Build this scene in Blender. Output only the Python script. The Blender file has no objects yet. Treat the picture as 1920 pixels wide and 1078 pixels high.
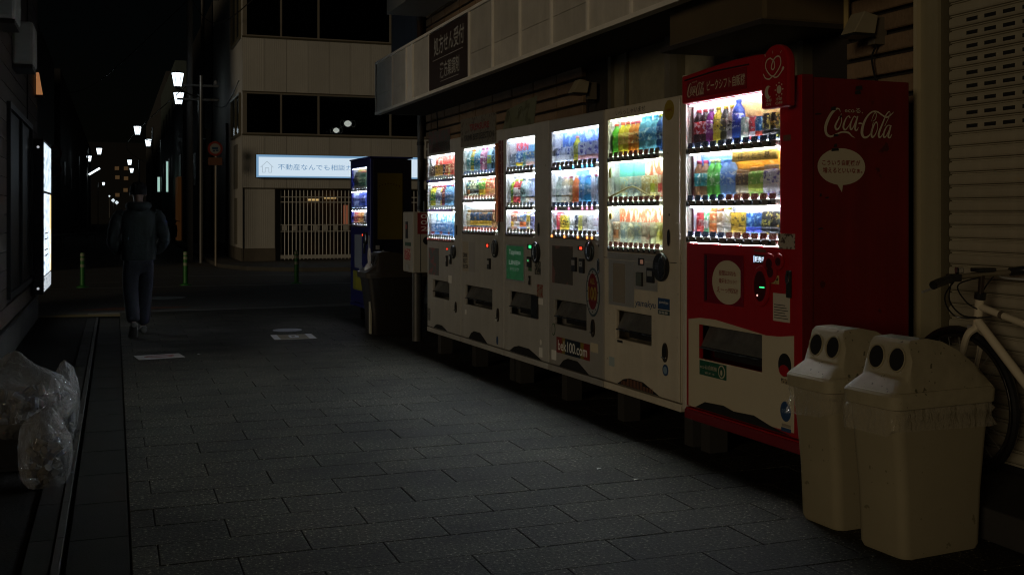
import bpy, bmesh, math, random
from mathutils import Vector, Matrix, noise
R = math.radians
PI = math.pi
random.seed(7)
scene = bpy.context.scene
col = scene.collection

# ------------------------------------------------------------------ camera
cam_d = bpy.data.cameras.new('camera')
cam = bpy.data.objects.new('camera', cam_d)
col.objects.link(cam)
cam_d.sensor_width = 36.0
cam_d.lens = 38.08
cam_d.shift_y = -0.0724
cam_d.clip_start = 0.05
cam_d.clip_end = 600
cam.location = (0, 0, 1.37)
cam.rotation_euler = (R(90), 0, R(-20.14))
scene.camera = cam

# ------------------------------------------------------------------ world, night sky, one weak warm sun standing for the street light behind us
SUN_AZ, SUN_EL = R(231), R(8)        # compass direction the light comes from (from +Y, clockwise)
world = bpy.data.worlds.new('World')
scene.world = world
world.use_nodes = True
wn = world.node_tree.nodes
sky = wn.new('ShaderNodeTexSky')
sky.sky_type = 'NISHITA'
sky.sun_disc = False
sky.sun_elevation = SUN_EL
sky.sun_rotation = SUN_AZ
world.node_tree.links.new(sky.outputs[0], wn['Background'].inputs[0])
wn['Background'].inputs[1].default_value = 0.00025
sun_d = bpy.data.lights.new('sun', 'SUN')
sun_d.energy = 0.30
sun_d.color = (1.0, 0.80, 0.54)
sun_d.angle = R(14)
sun = bpy.data.objects.new('sun', sun_d)
col.objects.link(sun)
sdir = Vector((math.sin(SUN_AZ) * math.cos(SUN_EL), math.cos(SUN_AZ) * math.cos(SUN_EL), math.sin(SUN_EL)))
sun.rotation_euler = (-sdir).to_track_quat('-Z', 'Y').to_euler()
sun.location = (-20, -10, 20)
scene.view_settings.view_transform = 'Standard'
scene.view_settings.look = 'None'
scene.view_settings.gamma = 1
scene.view_settings.exposure = 0
scene.view_settings.use_curve_mapping = False
scene.cycles.use_light_tree = True
scene.cycles.use_denoising = True
scene.cycles.pixel_filter_type = 'BLACKMAN_HARRIS'
scene.cycles.filter_width = 1.15
scene.cycles.max_bounces = 7
scene.cycles.diffuse_bounces = 3
scene.cycles.glossy_bounces = 3
scene.cycles.transparent_max_bounces = 14
scene.cycles.sample_clamp_indirect = 8.0
scene.cycles.caustics_reflective = False
scene.cycles.caustics_refractive = False

# ------------------------------------------------------------------ helpers
def H(h):
    h = h.lstrip('#')
    v = [int(h[i:i + 2], 16) / 255 for i in (0, 2, 4)]
    return tuple(c / 12.92 if c <= .04045 else ((c + .055) / 1.055) ** 2.4 for c in v)

MATS = {}
def M(name, c=(.5, .5, .5), rough=.5, metal=0., var=0., vs=5., bump=0., bs=60., emit=None, es=1., spec=.5, streak=0., objvar=0., wave=None):
    """procedural principled material: base colour varied by noise, rain streaks, fine relief"""
    if name in MATS: return MATS[name]
    m = bpy.data.materials.new(name); m.use_nodes = True
    N, L = m.node_tree.nodes, m.node_tree.links
    b = N['Principled BSDF']
    b.inputs['Roughness'].default_value = rough
    b.inputs['Metallic'].default_value = metal
    b.inputs['Specular IOR Level'].default_value = spec
    tc = N.new('ShaderNodeTexCoord')
    src = None
    base = N.new('ShaderNodeRGB'); base.outputs[0].default_value = (*c, 1); src = base.outputs[0]
    def mul(src, fac_socket, lo, hi=1.):
        mr = N.new('ShaderNodeMapRange'); mr.inputs[3].default_value = lo; mr.inputs[4].default_value = hi
        L.new(fac_socket, mr.inputs[0])
        mx = N.new('ShaderNodeMix'); mx.data_type = 'RGBA'; mx.blend_type = 'MULTIPLY'; mx.inputs[0].default_value = 1
        L.new(src, mx.inputs[6]); L.new(mr.outputs[0], mx.inputs[7])
        return mx.outputs[2]
    if var:
        n = N.new('ShaderNodeTexNoise'); n.inputs['Scale'].default_value = vs; n.inputs['Detail'].default_value = 7
        n.inputs['Roughness'].default_value = .65
        L.new(tc.outputs['Object'], n.inputs['Vector'])
        src = mul(src, n.outputs[0], 1 - 1.8 * var, 1 + .8 * var)
    if streak:
        mp = N.new('ShaderNodeMapping'); mp.inputs['Scale'].default_value = (16, 16, .9)
        L.new(tc.outputs['Object'], mp.inputs[0])
        n = N.new('ShaderNodeTexNoise'); n.inputs['Scale'].default_value = 1.; n.inputs['Detail'].default_value = 5
        L.new(mp.outputs[0], n.inputs['Vector'])
        src = mul(src, n.outputs[0], 1 - 1.6 * streak, 1 + .6 * streak)
    if objvar:
        oi = N.new('ShaderNodeObjectInfo')
        src = mul(src, oi.outputs['Random'], 1 - objvar, 1 + objvar)
    L.new(src, b.inputs['Base Color'])
    if bump:
        n = N.new('ShaderNodeTexNoise'); n.inputs['Scale'].default_value = bs; n.inputs['Detail'].default_value = 4
        L.new(tc.outputs['Object'], n.inputs['Vector'])
        bp = N.new('ShaderNodeBump'); bp.inputs['Strength'].default_value = bump; bp.inputs['Distance'].default_value = .01
        L.new(n.outputs[0], bp.inputs['Height']); L.new(bp.outputs[0], b.inputs['Normal'])
    if emit:
        b.inputs['Emission Color'].default_value = (*emit, 1); b.inputs['Emission Strength'].default_value = es
    MATS[name] = m
    return m

def print_mat(name, c, c2, scale=60., thresh=.55, stretch=(1, 1, 1), rough=.45):
    """colour c with irregular printed blotches of c2"""
    if name in MATS: return MATS[name]
    m = M(name, c, rough)
    N, L = m.node_tree.nodes, m.node_tree.links
    b = N['Principled BSDF']
    tc = N.new('ShaderNodeTexCoord'); mp = N.new('ShaderNodeMapping'); mp.inputs['Scale'].default_value = stretch
    oi = N.new('ShaderNodeObjectInfo')
    L.new(tc.outputs['Object'], mp.inputs[0]); 
    n = N.new('ShaderNodeTexNoise'); n.inputs['Scale'].default_value = scale; n.inputs['Detail'].default_value = 2
    n.noise_dimensions = '4D'
    L.new(oi.outputs['Random'], n.inputs['W'])
    L.new(mp.outputs[0], n.inputs['Vector'])
    cr = N.new('ShaderNodeValToRGB'); cr.color_ramp.elements[0].position = thresh - .02; cr.color_ramp.elements[1].position = thresh + .02
    cr.color_ramp.elements[0].color = (*c, 1); cr.color_ramp.elements[1].color = (*c2, 1)
    L.new(n.outputs[0], cr.inputs[0]); L.new(cr.outputs[0], b.inputs['Base Color'])
    return m

def pane_mat(name, tint=(1, 1, 1), refl=.12, alpha=.0):
    if name in MATS: return MATS[name]
    m = bpy.data.materials.new(name); m.use_nodes = True
    N, L = m.node_tree.nodes, m.node_tree.links
    out = N['Material Output']; N.remove(N['Principled BSDF'])
    t = N.new('ShaderNodeBsdfTransparent'); t.inputs[0].default_value = (*tint, 1)
    g = N.new('ShaderNodeBsdfGlossy'); g.inputs['Roughness'].default_value = .03
    lw = N.new('ShaderNodeFresnel'); lw.inputs[0].default_value = 1.45
    ml = N.new('ShaderNodeMath'); ml.operation = 'MULTIPLY'; ml.inputs[1].default_value = refl * 8
    L.new(lw.outputs[0], ml.inputs[0]); ml.use_clamp = True
    mx = N.new('ShaderNodeMixShader'); L.new(ml.outputs[0], mx.inputs[0]); L.new(t.outputs[0], mx.inputs[1]); L.new(g.outputs[0], mx.inputs[2])
    L.new(mx.outputs[0], out.inputs[0])
    MATS[name] = m
    return m

def film_mat(name, c=(.8, .8, .8), opac=.35, rough=.25):
    """thin crumpled plastic film: partly see-through, glossy"""
    if name in MATS: return MATS[name]
    m = bpy.data.materials.new(name); m.use_nodes = True
    N, L = m.node_tree.nodes, m.node_tree.links
    b = N['Principled BSDF']; b.inputs['Base Color'].default_value = (*c, 1); b.inputs['Roughness'].default_value = rough
    b.inputs['Specular IOR Level'].default_value = 1.0
    b.inputs['Coat Weight'].default_value = .8
    tc = N.new('ShaderNodeTexCoord')
    mp = N.new('ShaderNodeMapping'); mp.inputs['Scale'].default_value = (1, 1, .45); L.new(tc.outputs['Object'], mp.inputs[0])
    n = N.new('ShaderNodeTexNoise'); n.inputs['Scale'].default_value = 16; n.inputs['Detail'].default_value = 6; n.inputs['Distortion'].default_value = 1.2
    L.new(mp.outputs[0], n.inputs['Vector'])
    bp = N.new('ShaderNodeBump'); bp.inputs['Strength'].default_value = 1; bp.inputs['Distance'].default_value = .03
    L.new(n.outputs[0], bp.inputs['Height']); L.new(bp.outputs[0], b.inputs['Normal'])
    t = N.new('ShaderNodeBsdfTransparent')
    lw = N.new('ShaderNodeLayerWeight'); lw.inputs[0].default_value = .35; L.new(bp.outputs[0], lw.inputs[1])
    mr = N.new('ShaderNodeMapRange'); mr.inputs[3].default_value = opac; mr.inputs[4].default_value = min(1, opac + .55)
    L.new(lw.outputs['Facing'], mr.inputs[0])
    mx = N.new('ShaderNodeMixShader'); L.new(mr.outputs[0], mx.inputs[0]); L.new(t.outputs[0], mx.inputs[1]); L.new(b.outputs[0], mx.inputs[2])
    L.new(mx.outputs[0], N['Material Output'].inputs[0])
    MATS[name] = m
    return m

def tag(o, label=None, cat=None, group=None, kind=None):
    if label: o['label'] = label
    if cat: o['category'] = cat
    if group: o['group'] = group
    if kind: o['kind'] = kind
    return o

def thing(name, label, cat, loc=(0, 0, 0), rz=0, group=None):
    o = bpy.data.objects.new(name, None); col.objects.link(o)
    o.location = loc; o.rotation_euler = (0, 0, rz); o.empty_display_size = .1
    return tag(o, label, cat, group)

class MB:
    def __init__(s): s.v = []; s.f = []; s.m = []
    def add(s, vs, fs, mi=0):
        o = len(s.v); s.v += [tuple(v) for v in vs]; s.f += [tuple(i + o for i in f) for f in fs]; s.m += [mi] * len(fs)
        return s
    def box(s, x0, x1, y0, y1, z0, z1, mi=0):
        return s.add([(x0, y0, z0), (x1, y0, z0), (x1, y1, z0), (x0, y1, z0), (x0, y0, z1), (x1, y0, z1), (x1, y1, z1), (x0, y1, z1)],
                     [(0, 3, 2, 1), (4, 5, 6, 7), (0, 1, 5, 4), (1, 2, 6, 5), (2, 3, 7, 6), (3, 0, 4, 7)], mi)
    def obox(s, mat, sx, sy, sz, mi=0):
        vs = [mat @ Vector((x * sx / 2, y * sy / 2, z * sz / 2)) for z in (-1, 1) for y in (-1, 1) for x in (-1, 1)]
        return s.add(vs, [(0, 2, 3, 1), (4, 5, 7, 6), (0, 1, 5, 4), (1, 3, 7, 5), (3, 2, 6, 7), (2, 0, 4, 6)], mi)
    def cyl(s, p0, p1, r0, r1=None, n=12, mi=0, cap=True):
        p0, p1 = Vector(p0), Vector(p1); r1 = r0 if r1 is None else r1
        d = (p1 - p0).normalized(); a = d.orthogonal().normalized(); b = d.cross(a)
        vs = [];
        for p, r in ((p0, r0), (p1, r1)):
            vs += [p + (a * math.cos(2 * PI * i / n) + b * math.sin(2 * PI * i / n)) * r for i in range(n)]
        fs = [(i, (i + 1) % n, n + (i + 1) % n, n + i) for i in range(n)]
        if cap: fs += [tuple(reversed(range(n))), tuple(range(n, 2 * n))]
        return s.add(vs, fs, mi)
    def tube(s, pts, r, n=8, mi=0):
        pts = [Vector(p) for p in pts]; rs = r if isinstance(r, (list, tuple)) else [r] * len(pts)
        vs = []; up = None
        for i, p in enumerate(pts):
            d = (pts[min(i + 1, len(pts) - 1)] - pts[max(i - 1, 0)]).normalized()
            if up is None: up = d.orthogonal().normalized()
            a = (up - d * up.dot(d)).normalized(); up = a; b = d.cross(a)
            vs += [p + (a * math.cos(2 * PI * k / n) + b * math.sin(2 * PI * k / n)) * rs[i] for k in range(n)]
        fs = []
        for i in range(len(pts) - 1):
            fs += [(i * n + k, i * n + (k + 1) % n, (i + 1) * n + (k + 1) % n, (i + 1) * n + k) for k in range(n)]
        fs += [tuple(reversed(range(n))), tuple(range((len(pts) - 1) * n, len(pts) * n))]
        return s.add(vs, fs, mi)
    def lathe(s, prof, n=12, c=(0, 0, 0), mi=0, z0=0):
        vs = []; 
        for r, z in prof: vs += [(c[0] + r * math.cos(2 * PI * k / n), c[1] + r * math.sin(2 * PI * k / n), c[2] + z) for k in range(n)]
        fs = []
        for i in range(len(prof) - 1):
            fs += [(i * n + k, i * n + (k + 1) % n, (i + 1) * n + (k + 1) % n, (i + 1) * n + k) for k in range(n)]
        fs += [tuple(reversed(range(n))), tuple(range((len(prof) - 1) * n, len(prof) * n))]
        return s.add(vs, fs, mi)
    def poly(s, pts, y0, y1, mi=0):
        """outline of (x, z) points extruded from y0 (front) to y1"""
        n = len(pts)
        vs = [(x, y0, z) for x, z in pts] + [(x, y1, z) for x, z in pts]
        fs = [tuple(range(n)), tuple(reversed(range(n, 2 * n)))] + [((i + 1) % n, i, n + i, n + (i + 1) % n) for i in range(n)]
        return s.add(vs, fs, mi)
    def mesh(s, name, mats):
        me = bpy.data.meshes.new(name); me.from_pydata(s.v, [], s.f)
        for m in (mats if isinstance(mats, (list, tuple)) else [mats]): me.materials.append(m)
        if any(s.m): me.polygons.foreach_set('material_index', s.m)
        me.update(); return me
    def build(s, name, mats, parent=None, smooth=False, bevel=0, loc=None, fix=True):
        me = s.mesh(name, mats)
        if fix:
            bm = bmesh.new(); bm.from_mesh(me); bmesh.ops.recalc_face_normals(bm, faces=bm.faces); bm.to_mesh(me); bm.free()
        return put(name, me, parent, smooth, bevel, loc)

def put(name, me, parent=None, smooth=False, bevel=0, loc=None, rot=None):
    o = bpy.data.objects.new(name, me); col.objects.link(o); o.parent = parent
    if loc: o.location = loc
    if rot: o.rotation_euler = rot
    if smooth:
        me.polygons.foreach_set('use_smooth', [True] * len(me.polygons))
        try: me.set_sharp_from_angle(angle=R(40))
        except Exception: pass
    if bevel:
        b = o.modifiers.new('bevel', 'BEVEL'); b.width = bevel; b.segments = 2; b.limit_method = 'ANGLE'; b.angle_limit = R(40)
    return o

def box(name, dims, m, parent=None, bevel=0, **k): return MB().box(*dims).build(name, m, parent, bevel=bevel, fix=False, **k)

def holed(x0, x1, z0, z1, y0, y1, holes):
    """flat panel in the xz plane with rectangular holes, one closed welded mesh"""
    xs = sorted({x0, x1, *[h[0] for h in holes], *[h[1] for h in holes]})
    zs = sorted({z0, z1, *[h[2] for h in holes], *[h[3] for h in holes]})
    idx = {}; mb = MB()
    def vi(i, j, k):
        if (i, j, k) not in idx:
            idx[(i, j, k)] = len(mb.v); mb.v.append((xs[i], (y0, y1)[k], zs[j]))
        return idx[(i, j, k)]
    def solid(i, j):
        if i < 0 or j < 0 or i >= len(xs) - 1 or j >= len(zs) - 1: return False
        cx, cz = (xs[i] + xs[i + 1]) / 2, (zs[j] + zs[j + 1]) / 2
        return not any(h[0] < cx < h[1] and h[2] < cz < h[3] for h in holes)
    for i in range(len(xs) - 1):
        for j in range(len(zs) - 1):
            if not solid(i, j): continue
            F = [(vi(i, j, 0), vi(i + 1, j, 0), vi(i + 1, j + 1, 0), vi(i, j + 1, 0)), (vi(i, j, 1), vi(i, j + 1, 1), vi(i + 1, j + 1, 1), vi(i + 1, j, 1))]
            if not solid(i - 1, j): F.append((vi(i, j, 0), vi(i, j + 1, 0), vi(i, j + 1, 1), vi(i, j, 1)))
            if not solid(i + 1, j): F.append((vi(i + 1, j, 0), vi(i + 1, j, 1), vi(i + 1, j + 1, 1), vi(i + 1, j + 1, 0)))
            if not solid(i, j - 1): F.append((vi(i, j, 0), vi(i, j, 1), vi(i + 1, j, 1), vi(i + 1, j, 0)))
            if not solid(i, j + 1): F.append((vi(i, j + 1, 0), vi(i + 1, j + 1, 0), vi(i + 1, j + 1, 1), vi(i, j + 1, 1)))
            mb.f += F; mb.m += [0] * len(F)
    return mb

TXT = {}
def text(s, x0, x1, z0, z1, m, parent, y=-.0015, name='lettering', shear=0, bold=0, xf=None):
    """flat lettering in the xz plane facing -y, stretched to fill the rectangle"""
    key = (s, shear, bold)
    if key not in TXT:
        cu = bpy.data.curves.new('t', 'FONT'); cu.body = s; cu.shear = shear; cu.resolution_u = 3; cu.offset = bold; cu.align_x = 'LEFT'
        o = bpy.data.objects.new('t', cu); col.objects.link(o)
        dg = bpy.context.evaluated_depsgraph_get(); me = bpy.data.meshes.new_from_object(o.evaluated_get(dg))
        vs = [tuple(v.co) for v in me.vertices]; fs = [tuple(p.vertices) for p in me.polygons]
        bpy.data.objects.remove(o); bpy.data.curves.remove(cu); bpy.data.meshes.remove(me)
        TXT[key] = (vs, fs)
    vs, fs = TXT[key]
    if not vs: return None
    ax, bx = min(v[0] for v in vs), max(v[0] for v in vs); az, bz = min(v[1] for v in vs), max(v[1] for v in vs)
    mb = MB(); pts = []
    for v in vs:
        x = x0 + (v[0] - ax) / max(1e-6, bx - ax) * (x1 - x0); z = z0 + (v[1] - az) / max(1e-6, bz - az) * (z1 - z0)
        pts.append((x, y, z) if xf is None else xf(x, z))
    mb.add(pts, fs)
    return mb.build(name, m, parent, fix=False)

def crom(pts, n=6):
    out = []
    P = [pts[0]] + list(pts) + [pts[-1]]
    for i in range(1, len(P) - 2):
        for k in range(n):
            t = k / n; a, b, c, d = P[i - 1], P[i], P[i + 1], P[i + 2]
            out.append(tuple(.5 * ((2 * b[j]) + (c[j] - a[j]) * t + (2 * a[j] - 5 * b[j] + 4 * c[j] - d[j]) * t * t + (-a[j] + 3 * b[j] - 3 * c[j] + d[j]) * t ** 3) for j in range(len(b))))
    out.append(tuple(pts[-1]))
    return out

def ribbons(strokes, x0, x1, z0, z1, m, parent, name='emblem', y=-.0015, aspect_w=1., xf=None):
    """calligraphic strokes: lists of (x, z, width) swept into flat ribbons"""
    mb = MB(); allp = [p for st in strokes for p in st]
    ax, bx = min(p[0] for p in allp), max(p[0] for p in allp); az, bz = min(p[1] for p in allp), max(p[1] for p in allp)
    sx, sz = (x1 - x0) / (bx - ax), (z1 - z0) / (bz - az); sw = sz * aspect_w
    for q, st in enumerate(strokes):
        pts = crom([(x0 + (p[0] - ax) * sx, z0 + (p[1] - az) * sz, p[2] * sw) for p in st])
        vs = []
        for i, p in enumerate(pts):
            a = Vector(pts[max(i - 1, 0)][:2]); b = Vector(pts[min(i + 1, len(pts) - 1)][:2]); d = (b - a)
            d = d.normalized() if d.length > 1e-9 else Vector((1, 0)); n = Vector((-d.y, d.x)) * max(p[2], .0002) / 2
            yy = y - q * .00004
            for sgn in (1, -1):
                c = (p[0] + n.x * sgn, yy, p[1] + n.y * sgn)
                vs.append(c if xf is None else xf(c[0], c[2]))
        mb.add(vs, [(2 * i, 2 * i + 1, 2 * i + 3, 2 * i + 2) for i in range(len(pts) - 1)])
    return mb.build(name, m, parent, fix=False)

def ell(cx, cz, rx, rz, n=28, a0=0, a1=2 * PI): return [(cx + rx * math.cos(a0 + (a1 - a0) * i / n), cz + rz * math.sin(a0 + (a1 - a0) * i / n)) for i in range(n)]

# flowing script logo strokes (x, z, width)
LOGO = [
    [(.95, 1.02, .03), (.90, 1.16, .06), (.74, 1.18, .10), (.46, .96, .17), (.22, .58, .2), (.10, .22, .2), (.16, -.10, .17), (.40, -.22, .12), (.72, -.10, .10), (1.05, .02, .09), (1.42, .0, .11), (1.62, -.16, .07), (1.80, -.24, .02)],
    [(1.02, .95, .03), (.95, .80, .05), (.78, .56, .1), (.66, .30, .13), (.74, .14, .12), (.90, .26, .08), (1.02, .56, .06), (1.00, .80, .07), (.88, .78, .05), (.84, .66, .03)],
    [(1.52, .74, .09), (1.46, .84, .06), (1.32, .76, .07), (1.18, .50, .12), (1.13, .26, .13), (1.24, .14, .09), (1.42, .32, .05), (1.56, .56, .03)],
    [(1.88, .78, .07), (1.78, .84, .06), (1.66, .70, .07), (1.54, .42, .12), (1.56, .18, .12), (1.68, .24, .07), (1.84, .56, .05), (1.95, .84, .05)],
    [(1.97, .86, .1), (1.86, .50, .13), (1.82, .20, .13), (1.92, .14, .08), (2.02, .3, .03)],
    [(2.02, .48, .08), (2.12, .50, .09), (2.24, .48, .08)],
    [(2.90, .58, .03), (2.86, .44, .06), (2.86, .40, .05), (2.78, .08, .05), (2.58, -.16, .1), (2.34, -.20, .14), (2.22, .02, .2), (2.30, .44, .17), (2.52, .84, .12), (2.82, 1.10, .09), (3.14, 1.12, .09), (3.44, .96, .09), (3.70, .86, .10), (3.96, 1.0, .06), (4.14, 1.16, .02)],
    [(2.78, .62, .02), (2.88, .88, .04), (3.0, 1.06, .05), (3.08, .98, .05), (3.02, .74, .05), (2.86, .62, .03)],
    [(3.12, .62, .04), (3.02, .56, .06), (2.86, .28, .12), (2.78, .0, .14), (2.84, -.18, .12), (3.0, -.06, .07), (3.14, .24, .05), (3.14, .52, .06), (3.04, .56, .05)],
    [(3.90, 1.12, .04), (3.84, 1.16, .06), (3.66, .96, .08), (3.44, .50, .11), (3.24, .06, .14), (3.24, -.16, .12), (3.36, -.14, .07), (3.5, .06, .03)],
    [(3.92, 1.10, .04), (3.86, .9, .04), (3.70, .62, .04), (3.58, .4, .03)],
    [(3.92, .38, .05), (3.86, .46, .05), (3.70, .38, .07), (3.54, .08, .12), (3.52, -.14, .12), (3.64, -.14, .07), (3.80, .12, .05), (3.94, .44, .05)],
    [(3.97, .46, .09), (3.86, .14, .13), (3.80, -.12, .13), (3.90, -.18, .08), (4.02, 0, .03)],
]

# ------------------------------------------------------------------ common materials
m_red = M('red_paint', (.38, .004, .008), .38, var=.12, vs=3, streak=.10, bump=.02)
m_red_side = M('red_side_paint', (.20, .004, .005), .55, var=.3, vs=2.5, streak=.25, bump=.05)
m_cream = M('cream_paint', (.64, .58, .46), .42, var=.16, vs=5, streak=.12, bump=.02)
m_white = M('off_white_paint', (.47, .465, .44), .42, var=.16, vs=5, streak=.12, bump=.02)
m_silver = M('silver_grey_paint', (.38, .365, .335), .35, metal=.2, var=.08, streak=.05)
m_ivory = M('ivory_print', (.56, .50, .36), .5, var=.06)
m_black = M('black_plastic', (.012, .012, .012), .35)
m_dark = M('dark_cavity', (.006, .006, .006), .8)
m_chrome = M('chrome', (.55, .55, .55), .18, metal=1, var=.1)
m_steel = M('brushed_steel', (.46, .46, .44), .35, metal=.45, var=.15, vs=9, bump=.05)
m_liner = M('display_liner', (.60, .62, .66), .5)
m_glass = pane_mat('display_glass', (1, 1, 1), .10)
m_conc = M('grey_concrete', (.16, .155, .14), .85, var=.25, vs=7, bump=.3, bs=120)
m_txt_k = M('black_print', (.02, .02, .022), .6)
m_txt_w = M('white_print', (.75, .75, .72), .6)
m_txt_r = M('dark_red_print', (.22, .012, .012), .6)
m_txt_redbright = M('bright_red_print', (.62, .02, .06), .6)
m_txt_b = M('blue_print', (.02, .06, .16), .6)

# ------------------------------------------------------------------ GROUND
road = MB().add([(-150, -20, -.02), (150, -20, -.02), (150, 320, -.02), (-150, 320, -.02)], [(0, 1, 2, 3)]).build('asphalt_road', M('asphalt', (.11, .105, .09), .8, var=.25, vs=1.3, bump=.5, bs=160), fix=False)
tag(road, kind='structure')
bed = box('alley_pavement', (-.20, 4.6, -3, 15.9, -.05, -.014), M('joint_sand', (.010, .010, .009), .95, spec=.05))
tag(bed, kind='structure')

def granite(name, c, spk):
    m = M(name, c, .75, var=.22, vs=2.5, objvar=.2, spec=.15)
    N, L = m.node_tree.nodes, m.node_tree.links; b = N['Principled BSDF']
    src = b.inputs['Base Color'].links[0].from_socket
    tc = N.new('ShaderNodeTexCoord')
    n = N.new('ShaderNodeTexNoise'); n.inputs['Scale'].default_value = 62; n.inputs['Detail'].default_value = 3; n.inputs['Roughness'].default_value = .8
    L.new(tc.outputs['Object'], n.inputs['Vector'])
    cr = N.new('ShaderNodeValToRGB'); e = cr.color_ramp.elements
    e[0].position = .36; e[0].color = (.25, .25, .25, 1); e[1].position = .50; e[1].color = (.9, .9, .9, 1)
    a = cr.color_ramp.elements.new(.60); a.color = (1.3, 1.3, 1.3, 1); a = cr.color_ramp.elements.new(.69); a.color = (spk, spk, spk, 1)
    L.new(n.outputs[0], cr.inputs[0])
    mx = N.new('ShaderNodeMix'); mx.data_type = 'RGBA'; mx.blend_type = 'MULTIPLY'; mx.inputs[0].default_value = 1
    L.new(src, mx.inputs[6]); L.new(cr.outputs[0], mx.inputs[7]); L.new(mx.outputs[2], b.inputs['Base Color'])
    ge = N.new('ShaderNodeNewGeometry'); st = N.new('ShaderNodeTexNoise'); st.inputs['Scale'].default_value = 1.1; st.inputs['Detail'].default_value = 9; st.inputs['Roughness'].default_value = .72
    L.new(ge.outputs['Position'], st.inputs['Vector'])
    sr = N.new('ShaderNodeValToRGB'); sr.color_ramp.elements[0].position = .36; sr.color_ramp.elements[0].color = (.45, .44, .42, 1); sr.color_ramp.elements[1].position = .62; sr.color_ramp.elements[1].color = (1.25, 1.25, 1.22, 1)
    L.new(st.outputs[0], sr.inputs[0]); m2 = N.new('ShaderNodeMix'); m2.data_type = 'RGBA'; m2.blend_type = 'MULTIPLY'; m2.inputs[0].default_value = 1
    L.new(mx.outputs[2], m2.inputs[6]); L.new(sr.outputs[0], m2.inputs[7])
    vo = N.new('ShaderNodeTexVoronoi'); vo.inputs['Scale'].default_value = 2.6; L.new(ge.outputs['Position'], vo.inputs['Vector'])
    gr = N.new('ShaderNodeValToRGB'); gr.color_ramp.elements[0].position = .035; gr.color_ramp.elements[0].color = (.35, .35, .35, 1); gr.color_ramp.elements[1].position = .05; gr.color_ramp.elements[1].color = (1, 1, 1, 1)
    L.new(vo.outputs['Distance'], gr.inputs[0]); m3 = N.new('ShaderNodeMix'); m3.data_type = 'RGBA'; m3.blend_type = 'MULTIPLY'; m3.inputs[0].default_value = 1
    L.new(m2.outputs[2], m3.inputs[6]); L.new(gr.outputs[0], m3.inputs[7]); L.new(m3.outputs[2], b.inputs['Base Color'])
    bp = N.new('ShaderNodeBump'); bp.inputs['Strength'].default_value = .8; bp.inputs['Distance'].default_value = .005
    L.new(n.outputs[0], bp.inputs['Height']); L.new(bp.outputs[0], b.inputs['Normal'])
    return m
m_pav = granite('granite_paver', (.041, .0385, .029), 9.5)
def slab_mesh(lx, ly, t, c=.0022, name='paver', m=m_pav):
    x, y = lx / 2, ly / 2
    mb = MB(); mb.add([(-x, -y, -t), (x, -y, -t), (x, y, -t), (-x, y, -t), (-x, -y, -c), (x, -y, -c), (x, y, -c), (-x, y, -c),
                       (-x + c, -y + c, 0), (x - c, -y + c, 0), (x - c, y - c, 0), (-x + c, y - c, 0)],
                      [(0, 1, 5, 4), (1, 2, 6, 5), (2, 3, 7, 6), (3, 0, 4, 7), (4, 5, 9, 8), (5, 6, 10, 9), (6, 7, 11, 10), (7, 4, 8, 11), (8, 9, 10, 11)])
    return mb.mesh(name, m)
PX, PY, GAP = .59, .287, .0045
pav_full = slab_mesh(PX - GAP, PY - GAP, .03)
rg = random.Random(3)
n_pav = 0
bm_far = MB()
half_cache = {}
for j in range(-7, 38):
    yc = 5.003 + PY * j + PY / 2
    off = .166 if j % 2 == 0 else .166 + .295
    # course from 5.003 upward (j=0) has joints at .166 + .59k ; the next at .461 + .59k
    xs = [.062] + [off + PX * k for k in range(-1, 9) if .075 < off + PX * k < 4.5] + [4.58]
    for a, b in zip(xs[:-1], xs[1:]):
        if b - a < .03: continue
        w = round(b - a, 3)
        if abs(w - PX) < .002: me = pav_full
        else:
            if w not in half_cache: half_cache[w] = slab_mesh(w - GAP, PY - GAP, .03)
            me = half_cache[w]
        if yc > 15.8: continue
        o = put('paver', me, bed, loc=((a + b) / 2, yc, rg.uniform(-.0012, .0012)))
        o.rotation_euler = (rg.uniform(-.0014, .0014), rg.uniform(-.0012, .0012), 0)
        n_pav += 1
# gutter slabs along the left, kerb stones, left strip
gut = box('gutter', (-.2, .055, -3, 15.5, -.05, -.016), M('joint_sand'))
tag(gut, kind='structure')
m_gut = M('gutter_concrete', (.021, .020, .0165), .9, spec=.08, var=.2, vs=5, bump=.25, bs=120, objvar=.12)
gs = slab_mesh(.235, .594, .03, name='gutter_slab', m=m_gut)
for k in range(22): put('gutter_slab', gs, gut, loc=(-.062, 2.2 + .6 * k, -.003))
kerb = box('kerb', (-.345, -.2, -3, 15.5, -.05, -.008), M('joint_sand'))
tag(kerb, kind='structure')
ks = slab_mesh(.10, .594, .03, name='kerb_stone', m=M('kerb_concrete', (.022, .021, .018), .9, spec=.08, var=.2, vs=6, bump=.25, objvar=.15))
kl = slab_mesh(.030, .594, .05, name='kerb_edge', m=M('kerb_edge_concrete', (.045, .043, .038), .8, spec=.15, var=.2, vs=6, bump=.2, objvar=.1))
for k in range(22):
    put('kerb_stone', ks, kerb, loc=(-.285, 2.2 + .6 * k, .010)); put('kerb_edge', kl, kerb, loc=(-.215, 2.2 + .6 * k, .016))
left = box('left_pavement', (-3.2, -.345, -3, 15.9, -.05, -.006), M('old_concrete', (.015, .014, .0125), .95, spec=.06, var=.3, vs=2.5, bump=.4, bs=90))
tag(left, kind='structure')
ap = box('entrance_step', (3.42, 4.6, -2, 4.42, 0.002, .14), M('step_concrete', (.035, .033, .03), .9, var=.2), bevel=.01); tag(ap, kind='structure')
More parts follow.
